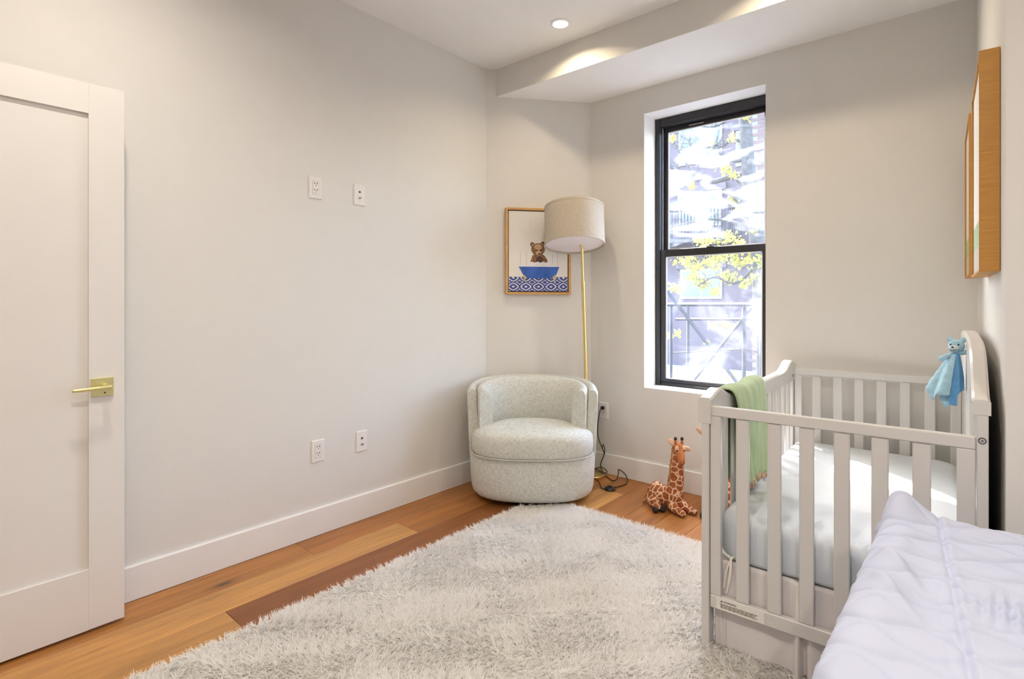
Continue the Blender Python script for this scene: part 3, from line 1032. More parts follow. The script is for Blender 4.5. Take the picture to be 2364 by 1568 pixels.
# crib skirt
def skirt():
    t = thing('crib_skirt', 'pale lilac-white crib skirt with pompom hem', 'crib skirt', CO, CTH)
    def panel(p, q, n, folds, name='panel', z0=.012):
        p, q = Vector(p), Vector(q)
        d = (q - p); nrm = Vector((-d.y, d.x, 0)).normalized()
        vs, fs = [], []
        m = 18
        for j in range(m + 1):
            tz = j / m
            for i in range(n + 1):
                s = i / n
                off = sum(a * math.exp(-((s - c) / w) ** 2) for c, w, a in folds) * (0.25 + 0.75 * tz)
                off += .003 * math.sin(s * 31 + 1.3) * tz + .004 * math.sin(s * 13 + tz * 3) * tz
                pt = p + d * s + nrm * off
                zz = .322 + (z0 - .322) * tz + (.004 * math.sin(s * 24) if j == m else 0)
                vs.append((pt.x, pt.y, zz))
        for j in range(m):
            for i in range(n):
                a = j * (n + 1) + i
                fs.append((a, a + 1, a + n + 2, a + n + 1))
        o = meshobj(name, vs, fs, 'skirt', t)
        sm = o.modifiers.new('thickness', 'SOLIDIFY'); sm.thickness = .0012
        bm = NB()
        row = vs[m * (n + 1):]
        for i in range(0, n + 1, 2):
            x, y, z = row[i]
            ellipsoid(bm, (x, y - .001, z - .004 + .002 * math.sin(i)), (.0052, .0052, .0058), None, 8, 6)
        pm = obj('pompom_trim', bm, 'pom', o, True)
        pm['kind'] = 'stuff'
        return o
    panel((.733, .036, 0), (.076, .036, 0), 120, [(.62, .012, -.03), (.645, .02, .035), (.60, .05, .02), (.3, .05, .012), (.15, .06, -.008)])
    panel((.082, .034, 0), (.047, .032, 0), 10, [])
    panel((.046, .04, 0), (.046, CL - .04, 0), 160, [(.1, .02, .02), (.3, .03, .015), (.6, .02, .02)])
    panel((.733, CL - .036, 0), (.733, .04, 0), 80, [(.3, .03, .01)])
    for (a, b, c) in (((.05, .034, .40), (.075, .030, .352), (.105, .031, .335)), ((.108, .031, .345), (.088, .029, .30), (.075, .031, .225)), ((.100, .031, .34), (.098, .028, .28), (.085, .031, .21))):
        bm = NB()
        pts = catmull([a, b, c], 6)
        rings = []
        for p in pts:
            rings.append([(p.x - .004, p.y, p.z - .003), (p.x + .004, p.y, p.z + .003), (p.x + .004, p.y - .001, p.z + .003), (p.x - .004, p.y - .001, p.z - .003)])
        loft(bm, rings)
        obj('tie', bm, 'pom', t)
skirt()

# green blanket over the side rail
def blanket():
    t = thing('blanket', 'soft green throw with tan tassels hung over crib side rail', 'blanket', CO, CTH)
    nu, nv = 60, 44
    # profile: (u, z) from the outside hem over the rail to the inside hem
    prof = catmull([(-.018, 0, .50), (-.016, 0, .70), (-.014, 0, .84), (-.008, 0, .873), (.018, 0, .886), (.045, 0, .880), (.060, 0, .845), (.066, 0, .75), (.070, 0, .62), (.076, 0, .508)], 7)
    L = [0]
    for a, b in zip(prof[:-1], prof[1:]): L.append(L[-1] + (b - a).length)
    tot = L[-1]
    vs, fs = [], []
    for i in range(nu + 1):
        s = tot * i / nu
        k = max(0, min(len(prof) - 2, int(np.searchsorted(L, s)) - 1))
        f = (s - L[k]) / max(1e-6, L[k + 1] - L[k])
        p = prof[k].lerp(prof[k + 1], f)
        inside = max(0.0, (i / nu - .5) * 2)
        outs = max(0.0, (.5 - i / nu) * 2)
        for j in range(nv + 1):
            w = j / nv
            v0 = .205 + .10 * inside + .02 * outs
            v1 = .640 - .03 * inside ** 2
            v = v0 + (v1 - v0) * w
            fold = .009 * math.sin(w * 17 + 1.0 + inside * 1.2) + .006 * math.sin(w * 7.5 - inside * 2)
            amp = .25 + .75 * max(inside, outs)
            sg = 1 if i > nu * .5 else -1
            u = p.x + sg * abs(fold) * amp + sg * .004 * (inside > 0)
            z = p.z + .006 * math.sin(w * 9) * (1 - max(inside, outs)) + (.012 * math.sin(w * 5) if inside > .95 else 0)
            vs.append((u, v, z + .004))
    for i in range(nu):
        for j in range(nv):
            a = i * (nv + 1) + j
            fs.append((a, a + 1, a + nv + 2, a + nv + 1))
    o = meshobj('throw', vs, fs, 'blanket', t)
    sm = o.modifiers.new('thickness', 'SOLIDIFY'); sm.thickness = .006; sm.offset = 0
    for e, sgn in ((nu, 1), (0, -1)):
        for j in range(0, nv + 1, 2):
            x, y, z = vs[e * (nv + 1) + j]
            bm = NB()
            tube(bm, [(x, y, z + .004), (x + sgn * .002, y + random.uniform(-.003, .003), z - .008), (x + sgn * .003, y + random.uniform(-.004, .004), z - .020)], [.004, .0048, .0052], 6)
            obj('tassel', bm, 'tassel', t, True)
blanket()

# ------------------------------------------------------------------ blue comforter bear hung on the tall rail
def lovey():
    t = thing('comforter_toy', 'small blue bear comforter blanket hung on tall crib rail', 'soft toy', CO + Matrix.Rotation(CTH, 3, 'Z') @ Vector((.708, .49, .858)), CTH)
    # local: x across the crib, y along it, z up from the lowest tip
    def rm(bm, name, mat, vox=.0022, par=t):
        o = obj(name, bm, mat, par, True)
        m = o.modifiers.new('blend', 'REMESH'); m.mode = 'VOXEL'; m.voxel_size = vox; m.use_smooth_shade = True
        s = o.modifiers.new('soft', 'SMOOTH'); s.iterations = 4; s.factor = .5
        return o
    hz = .210
    bm = NB()
    ellipsoid(bm, (0, 0, hz), (.0235, .022, .022))
    ellipsoid(bm, (-.007, -.017, hz - .010), (.014, .012, .011))
    ellipsoid(bm, (-.017, .004, hz + .021), (.0095, .006, .0095))
    ellipsoid(bm, (.019, .004, hz + .021), (.0095, .006, .0095))
    ellipsoid(bm, (0, 0, hz - .022), (.012, .012, .012))
    h = rm(bm, 'head', 'lovey')
    bm = NB()
    ellipsoid(bm, (-.008, -.020, hz - .006), (.013, .0115, .009))
    obj('muzzle', bm, 'lovey_pale', h, True)
    for dx in (-.016, .005):
        bm = NB(); ellipsoid(bm, (dx, -.0205, hz + .006), (.0026, .0026, .0028), None, 10, 8); obj('eye', bm, 'eye', h, True)
    bm = NB(); ellipsoid(bm, (-.011, -.0315, hz - .003), (.004, .0025, .0028), None, 10, 8); obj('nose', bm, 'eye', h, True)
    bm = NB(); tube(bm, catmull([(-.018, -.0295, hz - .010), (-.010, -.0322, hz - .0145), (-.001, -.0295, hz - .010)], 5), .0008, 6); obj('mouth', bm, 'eye', h, True)
    for pts, nm in (([(-.006, -.004, hz - .026), (-.022, -.008, hz - .034), (-.040, -.010, hz - .045)], 'arm'), ([(.008, -.002, hz - .024), (.024, -.002, hz - .02), (.034, 0, hz - .014)], 'arm')):
        bm = NB()
        c = catmull(pts, 4)
        tube(bm, c, list(np.linspace(.007, .0095, len(c))), 10)
        ellipsoid(bm, c[-1], (.0098,) * 3, None, 10, 8)
        rm(bm, nm, 'lovey')
    def cone(name, th0, th1, mat, hem, rmax, amp, seed):
        n, m = 56, 26
        rr = random.Random(seed)
        ph = rr.uniform(0, 6)
        vs, fs = [], []
        for j in range(m + 1):
            f = j / m
            for i in range(n + 1):
                a = th0 + (th1 - th0) * i / n
                r = .010 + (rmax - .010) * (f ** .8) * (1 + amp * math.sin(a * 5 + ph) * f + .5 * amp * math.sin(a * 11 + 2 * ph) * f)
                zb = hem(a)
                z = (hz - .025) * (1 - f) + zb * f + .003 * math.sin(f * 28 + a * 3) * f
                x = r * math.cos(a)
                x = x * .95 - .012 * f if x < 0 else min(x * .55, .020)
                vs.append((x - .004 * f, r * math.sin(a) * 1.0, z))
        for j in range(m):
            for i in range(n):
                q = j * (n + 1) + i
                fs.append((q, q + 1, q + n + 2, q + n + 1))
        o = meshobj(name, vs, fs, mat, t)
        s = o.modifiers.new('thickness', 'SOLIDIFY'); s.thickness = .003
        return o
    # plush side faces the window side, satin lining shows towards the bed
    hem1 = lambda a: .055 - .030 * math.cos((a - R(215)) * 2.0) + .012 * math.sin(a * 5)
    cone('plush_cloth', R(70), R(268), 'lovey', hem1, .060, .14, 2)
    hem2 = lambda a: .060 - .045 * math.exp(-((a - R(272)) / .25) ** 2)
    cone('satin_lining', R(262), R(390), 'lovey_satin', hem2, .046, .10, 5)
    hem3 = lambda a: .03 - .03 * math.exp(-((a - R(250)) / .3) ** 2)
    cone('cloth_corner', R(225), R(285), 'lovey', hem3, .042, .10, 8)
lovey()

# ------------------------------------------------------------------ plush giraffes
def giraffe(name, label, loc, rz, sc, lean=0.0):
    t = thing(name, label, 'soft toy', loc, rz, 'plush giraffes')
    t.scale = (sc, sc, sc)
    def rm(bm, nm, mat, vox=.004, it=3, par=t):
        o = obj(nm, bm, mat, par, True)
        m = o.modifiers.new('blend', 'REMESH'); m.mode = 'VOXEL'; m.voxel_size = vox; m.use_smooth_shade = True
        s = o.modifiers.new('soft', 'SMOOTH'); s.iterations = it; s.factor = .5
        return o
    bm = NB()
    # trunk: haunches behind and left, chest in front
    ellipsoid(bm, (-.062, .075, .072), (.056, .066, .068))
    ellipsoid(bm, (-.030, .035, .072), (.062, .062, .058))
    ellipsoid(bm, (.012, -.008, .080), (.056, .052, .070))
    ellipsoid(bm, (-.100, .05, .040), (.030, .062, .036))           # folded thigh
    ellipsoid(bm, (-.085, .000, .026), (.024, .05, .024))
    ellipsoid(bm, (.02, .095, .040), (.030, .055, .036))
    # neck
    c = catmull([(.022, -.010, .10), (.030, -.006, .17), (.036, -.004, .24), (.040, -.006, .31), (.042, -.010, .35)], 5)
    tube(bm, c, list(np.linspace(.047, .029, len(c))), 16)
    # fore legs, stretched out on the floor
    for pts in ([(-.008, -.03, .045), (.008, -.07, .027), (.030, -.115, .020)], [(.045, -.02, .045), (.075, -.055, .027), (.108, -.082, .020)]):
        c = catmull(pts, 5)
        tube(bm, c, list(np.linspace(.030, .0195, len(c))), 14)
        ellipsoid(bm, c[-1], (.021, .021, .019))
    rm(bm, 'body', 'giraffe')
    bm = NB()
    ellipsoid(bm, (.043, -.018, .360), (.030, .033, .036))
    c = catmull([(.043, -.030, .350), (.041, -.055, .325), (.039, -.074, .302)], 5)
    tube(bm, c, list(np.linspace(.027, .0195, len(c))), 14)
    ellipsoid(bm, (.039, -.074, .300), (.0205, .019, .018))
    h = rm(bm, 'head', 'giraffe_plain', .0035)
    bm = NB()
    ellipsoid(bm, (.022, -.042, .368), (.012, .008, .016)); ellipsoid(bm, (.062, -.042, .368), (.012, .008, .016))
    obj('brow_patch', bm, 'giraffe_cream', h, True)
    for dx in (-.021, .021):
        bm = NB(); ellipsoid(bm, (.043 + dx, -.046, .358), (.0055, .0055, .0065), None, 12, 8); obj('eye', bm, 'eye', h, True)
        bm = NB(); ellipsoid(bm, (.039 + dx * .4, -.0925, .306), (.0028, .002, .0022), None, 8, 6); obj('nostril', bm, 'giraffe_dark', h, True)
        bm = NB(); tube(bm, [(.043 + dx * .85, -.012, .385), (.043 + dx * .9, -.010, .412)], [.0085, .0075], 12); obj('horn', bm, 'giraffe_plain', h, True)
        bm = NB(); ellipsoid(bm, (.043 + dx * .9, -.010, .416), (.0095, .0095, .012), None, 12, 8); obj('horn_tip', bm, 'giraffe_dark', h, True)
    bm = NB(); tube(bm, catmull([(.026, -.0885, .295), (.039, -.095, .290), (.052, -.0885, .295)], 4), .0012, 6); obj('mouth', bm, 'giraffe_dark', h, True)
    for base, tip in (((.020, -.008, .378), (-.012, -.004, .412)), ((.066, -.008, .368), (.108, -.006, .350))):
        b, e = Vector(base), Vector(tip)
        d = (e - b); L = d.length
        q = d.to_track_quat('Z', 'Y').to_matrix()
        bm = NB()
        ellipsoid(bm, b + d * .5, (.0062, .0155, L * .60), q)
        obj('ear', bm, 'giraffe_cream', h, True)
    bm = NB()
    for k in range(26):
        f = k / 25
        z = .13 + .235 * f
        x = .022 + .018 * f
        ellipsoid(bm, (x - .030 + .008 * f + random.uniform(-.002, .002), .026 - .012 * f + random.uniform(-.004, .004), z), (.008, .010, .011), None, 8, 6)
    rm(bm, 'mane', 'giraffe_mane', .003, 2)
    for p in ((-.104, -.045, .016), (-.06, -.03, .012)):
        bm = NB(); ellipsoid(bm, p, (.017, .024, .0155)); obj('hoof', bm, 'giraffe_dark', t, True)
    bm = NB()
    c = catmull([(-.10, .115, .06), (-.125, .12, .035), (-.13, .11, .012)], 4)
    tube(bm, c, .006, 8); ellipsoid(bm, c[-1], (.010, .012, .010))
    obj('tail', bm, 'giraffe_mane', t, True)
    if lean:
        for o in t.children_recursive:
            for v in o.data.vertices:
                if v.co.z > .1: v.co.x += lean * (v.co.z - .1)
    return t
giraffe('plush_giraffe', 'small sitting plush giraffe in full view on floor by baseboard', (-1.376, 3.018, 0), YAW, 1.0)
giraffe('plush_giraffe', 'larger plush giraffe mostly hidden behind crib post', (-1.066, 3.085, 0), YAW - R(30), 1.20, -.42)

# ------------------------------------------------------------------ shag rug
def rug():
    x0, x1, y0, y1 = -2.045, -0.20, -0.12, 2.655
    t = tag(bx('shag_rug', 'rugbase', None, x0 + .01, x1 - .01, y0 + .01, y1 - .01, .001, .010), 'thick creamy white shag rug', 'rug')
    N = 330000
    P = np.empty((N, 2))
    P[:, 0] = RNG.uniform(x0, x1, N); P[:, 1] = RNG.uniform(y0, y1, N)
    # none under the chair, none under the bed
    ca = np.array([-2.188, 2.733]); a = R(38.7)
    dx, dy = P[:, 0] - ca[0], P[:, 1] - ca[1]
    lx, ly = dx * math.cos(a) + dy * math.sin(a), -dx * math.sin(a) + dy * math.cos(a)
    keep = (np.abs(lx / .365) ** 2.6 + np.abs(ly / .305) ** 2.6) > 1
    keep &= ~((P[:, 1] > 1.98) & (P[:, 0] > -.64))
    keep &= ~((P[:, 0] > -.15) & (P[:, 1] < 1.7))
    P = P[keep]; N = len(P)
    ph = lambda f, s: np.sin(P[:, 0] * f + s) * np.cos(P[:, 1] * f * 1.13 + s * 1.7) + .6 * np.sin(P[:, 0] * f * 2.3 - P[:, 1] * f * 1.9 + s * 3)
    ang = 2.2 * ph(5.0, 1.0) + 1.4 * ph(13.0, 2.2) + 1.5 * ph(95.0, .7) + RNG.normal(0, .5, N)
    lean = np.clip(1.02 + .13 * ph(8.0, 4.0) + RNG.normal(0, .25, N), .25, 1.45)
    L = np.clip(RNG.normal(.032, .005, N), .018, .045)
    wd = RNG.uniform(.0016, .0030, N)
    # pile leans outward along the rim
    ex = np.minimum(P[:, 0] - x0, x1 - P[:, 0]); ey = np.minimum(P[:, 1] - y0, y1 - P[:, 1])
    rim = np.exp(-np.minimum(ex, ey) / .02)
    od = np.stack([np.where(ex < ey, np.where(P[:, 0] - x0 < .3, -1., 1.), 0), np.where(ex < ey, 0, np.where(y1 - P[:, 1] < .3, 1., -1.))], 1)
    D = np.stack([np.cos(ang), np.sin(ang)], 1)
    D = D * (1 - .7 * rim)[:, None] + od * (.8 * rim)[:, None]
    D /= np.linalg.norm(D, axis=1)[:, None] + 1e-9
    sa = np.sin(lean); cb = np.cos(lean)
    sidev = np.stack([-D[:, 1], D[:, 0]], 1)
    tw = RNG.uniform(-1, 1, N)
    sd3 = np.concatenate([sidev * np.sqrt(1 - .5 * tw[:, None] ** 2), (tw * .7)[:, None]], 1)
    b = np.concatenate([P, np.full((N, 1), .008)], 1)
    m = b.copy(); m[:, :2] += D * (L * .35 * sa)[:, None]; m[:, 2] += L * .55 * np.maximum(cb, .35)
    e = b.copy(); e[:, :2] += D * (L * .95 * sa)[:, None]; e[:, 2] += L * np.maximum(cb * .95, .30)
    w = sd3 * wd[:, None]
    V = np.stack([b - w, b + w, m + w * .9, m - w * .9, e], 1).reshape(-1, 3)
    base = (np.arange(N) * 5)[:, None]
    tri = np.concatenate([base + np.array([0, 1, 2]), base + np.array([0, 2, 3]), base + np.array([3, 2, 4])], 1).reshape(-1, 3)
    me = bpy.data.meshes.new('pile')
    me.vertices.add(len(V)); me.vertices.foreach_set('co', V.astype(np.float32).ravel())
    me.loops.add(tri.size); me.loops.foreach_set('vertex_index', tri.astype(np.int32).ravel())
    me.polygons.add(len(tri))
    me.polygons.foreach_set('loop_start', np.arange(0, tri.size, 3, dtype=np.int32))
    me.update(calc_edges=True)
    me.materials.append(MAT['rug'])
    o = bpy.data.objects.new('pile', me); COL.objects.link(o); o.parent = t
    o['kind'] = 'stuff'
rug()

# ------------------------------------------------------------------ bed and quilt
def bed():
    t = thing('bed', 'low bed with grey upholstered base under white quilt', 'bed', (.8, 1.0, 0))
    ox, oy = -.8, -1.0
    bx('base', 'bedbase', t, -.145 + ox, 1.80 + ox, .36 + oy, 1.67 + oy, .10, .34, bevel=.02, seg=2)
    bx('mattress', 'bedmattress', t, -.14 + ox, 1.79 + ox, .37 + oy, 1.67 + oy, .345, .648, bevel=.045, seg=4)
    for x in (-.1, 1.7):
        for y in (.45, 1.6):
            bm = NB(); tube(bm, [(x + ox, y + oy, .03 if x < 0 else 0), (x + ox, y + oy, .105)], [.02, .028], 12); obj('leg', bm, 'bkplastic', t)
    # quilt surface
    X0, Y1, ZT = -.178, 1.715, .684
    rad = .045
    s_f = np.concatenate([np.linspace(-.56, -.08, 60), np.arange(-.076, .50, .0036), np.linspace(.52, 1.88, 40)])
    t_f = np.concatenate([np.linspace(-.42, -.08, 40), np.arange(-.076, .92, .0036), np.linspace(.94, 1.30, 20)])
    def edge(s):
        """distance from the drop edge -> (inward offset, drop)"""
        if s >= 0.03: return s, 0.0
        q = .03 - s
        arc = rad * math.pi / 2
        if q < arc:
            a = q / rad
            return .03 - rad * math.sin(a), rad * (1 - math.cos(a))
        return .03 - rad - .06 * (q - arc), rad + (q - arc) * .995
    EX = [edge(s) for s in s_f]; EY = [edge(s) for s in t_f]
    ns, nt = len(s_f), len(t_f)
    V = np.empty((nt, ns, 3))
    p_, A_, lam = .052, .020, .150
    for j, (tv, (ey, dy)) in enumerate(zip(t_f, EY)):
        for i, (sv, (ex_, dx)) in enumerate(zip(s_f, EX)):
            x, y = X0 + ex_, Y1 - ey
            z = ZT - max(dx, dy) - .25 * min(dx, dy)
            # puff between wavy quilting lines (lines run across the bed)
            k0 = round(tv / p_)
            d = 9.
            for k in (k0 - 1, k0, k0 + 1):
                yy = k * p_ + A_ * math.sin(2 * math.pi * sv / lam + math.pi * k) * (0.85 + .3 * math.sin(k * 1.7))
                d = min(d, abs(tv - yy))
            puff = .0115 * (1 - math.exp(-d / .0055)) - .0045
            # seam along the foot
            sx = .096 + .10 * tv
            ds = sv - sx
            seam = -.007 * math.exp(-(ds / .0045) ** 2) + .0035 * math.exp(-((ds - .012) / .007) ** 2) - .003 * math.exp(-((ds + .022) / .0035) ** 2) * (tv > .42)
            # bunched corner and broad folds
            bump = .050 * math.exp(-((sv - .022) / .050) ** 2 - ((tv - .012) / .075) ** 2)
            bump += .014 * math.exp(-((sv - .045) / .03) ** 2) * math.exp(-((tv - .42) / .25) ** 2)
            cr = (tv - .34) - (sv - .02) * 1.6
            bump += .012 * math.exp(-(cr / .026) ** 2) * math.exp(-((sv - .05) / .05) ** 2) * (sv < sx)
            cr2 = (tv - .46) - (sv - .02) * 1.5
            bump += .010 * math.exp(-(cr2 / .02) ** 2) * math.exp(-((sv - .05) / .05) ** 2) * (sv < sx)
            bump -= .010 * math.exp(-((sv - (sx - .04)) / .03) ** 2) * math.exp(-((tv - .52) / .12) ** 2)
            g = math.exp(-((tv - .46) / .05) ** 2) * (1 / (1 + math.exp(-(sv - sx - .02) / .006)))
            bump += g * (.006 * math.sin(sv * 330 + 5 * tv) * math.exp(-((sv - sx - .09) / .10) ** 2) - .006 * math.exp(-((tv - .49) / .012) ** 2))
            bump += .006 * mnoise.noise(Vector((sv * 9, tv * 7, 3.3))) + .003 * mnoise.noise(Vector((sv * 28, tv * 19, 1.3)))
            hgt = puff + seam + bump
            # push along the surface normal
            if dx > rad and dx >= dy: x -= hgt + .022 * math.sin(tv * 16) * min(1, (dx - rad) / .25)
            elif dy > rad: y += hgt
            else: z += hgt
            V[j, i] = (x - .8, y - 1.0, max(z, .13))
    vs = V.reshape(-1, 3)
    idx = np.arange(nt * ns).reshape(nt, ns)
    F = np.stack([idx[:-1, :-1], idx[1:, :-1], idx[1:, 1:], idx[:-1, 1:]], -1).reshape(-1, 4)
    q = meshobj('quilt', vs, F, 'quilt')
    q.location = (.8, 1.0, 0)
    tag(q, 'white quilted bedspread with wavy stitching over the bed', 'quilt')
bed()

# ------------------------------------------------------------------ recessed ceiling lights
def downlight(x, y, label, power=LAMP_POWER, spread=158, color=LAMP_COLOR):
    t = thing('ceiling_light', label, 'ceiling light', (x, y, CZ), 0, 'recessed ceiling lights')
    bm = NB()
    n = 40
    R0 = [(.060, 0), (.060, -.003), (.055, -.0065), (.046, -.0065), (.042, -.001)]
    rings = [[(r * math.cos(2 * math.pi * i / n), r * math.sin(2 * math.pi * i / n), z) for i in range(n)] for r, z in R0]
    loft(bm, rings, True, False, False)
    obj('trim_ring', bm, 'ceiling', t, True, 40)
    bm = NB()
    lathe(bm, [(0, -.0015), (.0425, -.0015), (.0425, -.0005), (0, -.0005)], n)
    obj('lens', bm, 'lens', t)
    L = bpy.data.lights.new('downlight', 'AREA')
    L.shape = 'DISK'; L.size = .082; L.energy = power; L.color = color; L.spread = R(spread)
    lo_ = bpy.data.objects.new('downlight', L)
    COL.objects.link(lo_); lo_.parent = t; lo_.location = (0, 0, -.009)
downlight(-1.866, 2.595, 'small round recessed light in ceiling near soffit above armchair', 3.2, 142, (1.0, .80, .52))
for x, y in ((-.70, 2.595), (-1.866, .42), (-.40, .15), (1.0, .15)):
    lab = 'small round unseen recessed light in ceiling above the ' + ('open door' if x < -1 else 'rug beside the bed' if x < .5 else 'bed')
    if y > 1: downlight(x, y, 'small round recessed light in ceiling near soffit above crib', 3.2, 142, (1.0, .80, .52))
    else: downlight(x, y, lab, 7.5 if x < -1 else 13.0)  # unseen lamps above rug and bed are assumed, added to fill the room

# ------------------------------------------------------------------ outside the window
FWD = Vector((-math.sin(YAW), math.cos(YAW), 0)); RGT = Vector((math.cos(YAW), math.sin(YAW), 0))
def at(px, py, Y):
    d = FWD + RGT * (px - 1182) / 1254 - Vector((0, 0, 1)) * (py - 696) / 1254
    return Vector((0, 0, CAM_H)) + d * (Y / d.y)
GZ = -4.2
struct(bx('ground', 'asphalt', None, -40, 25, YW + .6, 60, GZ - .1, GZ), 'grey street below the window')

def facade():
    Y = 18.0
    t = thing('brownstone_building', 'pale brown townhouse facade across the street with balcony', 'building', (-8, Y, GZ))
    o = Vector((-8, Y, GZ))
    def B(name, mat, par, x0, x1, y0, y1, z0, z1, **k):
        return bx(name, mat, par, x0 - o.x, x1 - o.x, y0 - o.y, y1 - o.y, z0 - o.z, z1 - o.z, **k)
    B('wall', 'brownstone', t, -16, -1, Y, Y + 5, GZ, 8.6)
    B('cornice', 'brownstone_trim', t, -16, -1, Y - .5, Y, 8.2, 8.8)
    for px0, px1, py0, py1 in ((1566, 1668, 444, 520), (1568, 1668, 268, 368), (1572, 1668, 620, 690), (1480, 1530, 444, 520), (1480, 1530, 268, 368), (1700, 1735, 300, 380), (1400, 1450, 444, 520)):
        a, b = at(px0, py0, Y), at(px1, py1, Y)
        z0, z1 = b.z, (at(px0, py0, Y).z + at(px1, py0, Y).z) / 2
        w = B('window', 'winframe_far', t, a.x, b.x, Y - .06, Y + .1, z0, z1)
        mx = (a.x + b.x) / 2
        for q0, q1 in ((a.x + .08, mx - .04), (mx + .04, b.x - .08)):
            B('pane', 'pane_far', w, q0, q1, Y - .075, Y - .055, z0 + .08, z1 - .08)
        B('lintel', 'brownstone_trim', t, a.x - .15, b.x + .15, Y - .12, Y, z1, z1 + .22)
    # balcony
    a, b = at(1535, 489, Y - 1.2), at(1682, 540, Y - 1.2)
    bal = B('balcony', 'iron', t, a.x - .6, b.x, Y - 1.25, Y, b.z - .18, b.z)
    B('top_rail', 'iron', bal, a.x - .6, b.x, Y - 1.25, Y - 1.19, a.z - .05, a.z)
    n = 26
    for i in range(n):
        x = a.x - .6 + (b.x - a.x + .6) * i / (n - 1)
        B('baluster', 'iron', bal, x - .014, x + .014, Y - 1.235, Y - 1.205, b.z, a.z - .05)
    for i in range(7):
        y = Y - 1.2 + 1.15 * i / 6
        B('baluster', 'iron', bal, b.x - .03, b.x, y - .014, y + .014, b.z, a.z - .05)
    B('top_rail', 'iron', bal, b.x - .05, b.x, Y - 1.2, Y, a.z - .05, a.z)
facade()

def brick_building():
    Y = 13.0
    x0 = at(1737, 500, Y).x
    t = thing('brick_building', 'brick side building at right edge of the window view', 'building', (x0, Y, GZ))
    bx('wall', 'mortar', t, 0, 4.5, 0, 4.2, 0, 13.5)
    me = None
    bm = NB(); box(bm, -.105, .105, -.012, .03, -.032, .032)
    proto = obj('brick', bm, 'brick', t)
    first = True
    for r in range(82):
        z = GZ + 3.2 + r * .086
        for c in range(3):
            x = .11 + c * .222 + (.11 if r % 2 else 0) - .0
            o = proto if first else proto.copy()
            if not first:
                COL.objects.link(o); o.parent = t
            first = False
            o.location = (x + .0, 0, z - GZ)
brick_building()

def low_roof():
    t = thing('garage', 'pale flat-roofed low garage below the window view', 'building', (-7, 11, GZ))
    bx('wall', 'brownstone_trim', t, -6, 2.7, 0, 4.5, 0, 3.35)
    bx('roof', 'roofpale', t, -6.1, 2.8, -.1, 4.6, 3.35, 3.5)
low_roof()

def steel_frame():
    Y = 7.0
    o = at(1650, 700, Y); o.z = GZ
    t = thing('steel_railing', 'dark steel railing frame with crossed braces outside the window', 'railing', o)
    def bar(name, p, q, w=.028):
        bm = NB(); tube(bm, [Vector(p) - o, Vector(q) - o], w, 4); obj(name, bm, 'iron', t)
    def P(px, py, dy=0): return at(px, py, Y + dy)
    bar('rail', P(1500, 703), P(1800, 703), .026)
    bar('rail', P(1560, 737), P(1738, 737), .018)
    bar('rail', P(1500, 900), P(1800, 925), .03)
    for px in (1549, 1588, 1717, 1757):
        a = P(px, 703); bar('post', a, (a.x, a.y, GZ), .022 if px != 1717 else .026)
    bar('brace', P(1540, 672), P(1700, 882), .022)
    bar('brace', P(1735, 710), P(1600, 880), .022)
    bar('rail', P(1545, 815), P(1710, 806), .009)
steel_frame()

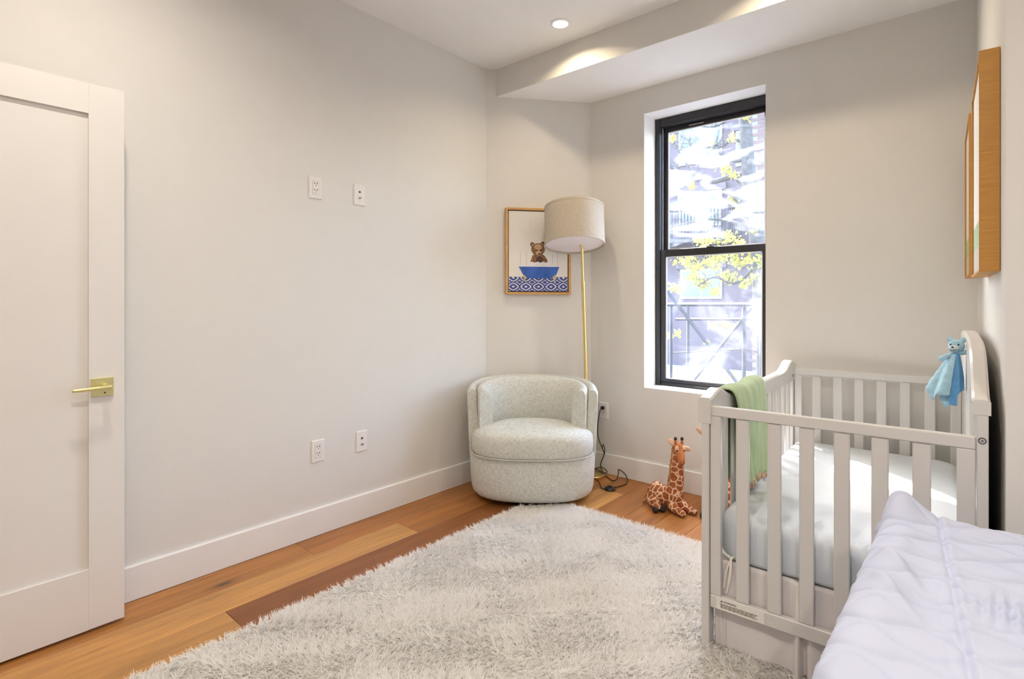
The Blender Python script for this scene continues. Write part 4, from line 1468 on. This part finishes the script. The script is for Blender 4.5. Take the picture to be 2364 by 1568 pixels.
def tree():
    Y = 9.5
    base = at(1752, 560, Y); base.z = GZ
    t = thing('street_tree', 'street tree with grey branches and yellow-green spring leaves', 'tree', base)
    W = lambda px, py, dy=0.: at(px, py, Y + dy) - base
    bm = NB()
    tr = catmull([Vector((.25, .1, 0)), Vector((.18, 0, 2.0)), W(1762, 690), W(1750, 560), W(1738, 470), W(1728, 390), W(1722, 300), W(1712, 200), W(1700, 60)], 6)
    tube(bm, tr, list(np.linspace(.17, .075, len(tr))), 12)
    obj('trunk', bm, 'bark', t, True)
    limbs = [([(1726, 400), (1690, 408), (1640, 420), (1600, 412), (1570, 400), (1540, 382)], .060, .022, .3),
             ([(1724, 362), (1700, 372), (1672, 362), (1650, 340), (1630, 342)], .040, .012, -.2),
             ([(1722, 330), (1690, 322), (1668, 338), (1640, 345)], .035, .012, .2),
             ([(1735, 450), (1712, 430), (1690, 400), (1660, 380)], .040, .015, .5),
             ([(1718, 260), (1690, 270), (1650, 292), (1600, 290)], .035, .012, .4),
             ([(1745, 530), (1720, 500), (1705, 470), (1690, 455)], .035, .012, -.4),
             ([(1748, 545), (1700, 515), (1650, 506), (1600, 512), (1545, 525)], .030, .010, -.3),
             ([(1600, 411), (1580, 370), (1560, 340), (1548, 320)], .024, .008, .3),
             ([(1620, 416), (1610, 380), (1596, 345), (1590, 325)], .020, .007, .3),
             ([(1752, 600), (1720, 640), (1690, 655), (1650, 640), (1610, 660)], .030, .010, -.5),
             ([(1756, 650), (1740, 600), (1700, 600), (1660, 590), (1600, 600)], .028, .009, .3),
             ([(1715, 240), (1735, 215), (1760, 190)], .04, .015, 0),
             ([(1764, 740), (1740, 760), (1700, 745), (1680, 725)], .020, .007, -.6),
             ([(1766, 830), (1740, 810), (1690, 805), (1630, 812)], .014, .006, -.6)]
    tips = []
    for pts, r0, r1, dy in limbs:
        bm = NB()
        pp = catmull([W(px, py, dy * i / len(pts)) for i, (px, py) in enumerate(pts)], 5)
        tube(bm, pp, list(np.linspace(r0, r1, len(pp))), 8)
        obj('branch', bm, 'bark', t, True)
        tips += pp[len(pp) // 2:]
    rr = random.Random(11)
    bm = NB()
    for p in tips:
        for _ in range(2):
            e = p + Vector((rr.uniform(-.25, .25), rr.uniform(-.25, .25), rr.uniform(-.1, .35)))
            tube(bm, [p, p.lerp(e, .5) + Vector((rr.uniform(-.04, .04), 0, rr.uniform(-.04, .04))), e], [.007, .005, .003], 4)
    tw = obj('twigs', bm, 'bark', t); tw['kind'] = 'stuff'
    # leaf clusters
    cl = [(1560, 280, 26), (1600, 275, 22), (1550, 320, 14), (1685, 225, 24), (1720, 270, 16), (1675, 390, 18), (1695, 405, 12), (1690, 320, 12), (1640, 330, 12),
          (1595, 430, 10), (1690, 460, 14), (1705, 480, 10), (1560, 480, 12), (1680, 548, 26), (1640, 552, 22), (1610, 556, 12), (1740, 535, 16), (1735, 505, 12), (1755, 440, 10),
          (1580, 600, 26), (1605, 615, 22), (1640, 610, 26), (1660, 595, 24), (1700, 600, 26), (1735, 600, 26), (1760, 605, 18), (1560, 665, 20), (1620, 655, 22), (1600, 640, 20),
          (1680, 640, 24), (1720, 650, 22), (1750, 640, 22), (1650, 675, 14), (1565, 770, 12), (1645, 752, 14), (1670, 745, 12), (1690, 755, 10), (1640, 855, 14), (1655, 870, 10), (1690, 870, 12), (1545, 775, 8), (1632, 790, 6), (1710, 560, 14), (1625, 575, 14)]
    V, F = [], []
    for px, py, spread in cl:
        n = int(spread * 3.4)
        for _ in range(n):
            c = W(px + rr.gauss(0, spread * .42), py + rr.gauss(0, spread * .34), rr.gauss(0, .22))
            L = rr.uniform(.045, .10); w = L * .36
            d = Vector((rr.gauss(0, 1), rr.gauss(0, 1), rr.gauss(-.3, 1))).normalized()
            s = d.orthogonal().normalized(); s.rotate(Matrix.Rotation(rr.uniform(0, 6.28), 3, d))
            nrm = d.cross(s)
            k = len(V)
            V += [c - d * L * .5, c + s * w + nrm * w * .3, c + d * L * .5, c - s * w + nrm * w * .3]
            F += [(k, k + 1, k + 2), (k, k + 2, k + 3)]
    lf = meshobj('foliage', V, F, 'leaf', t, False); lf['kind'] = 'stuff'
tree()
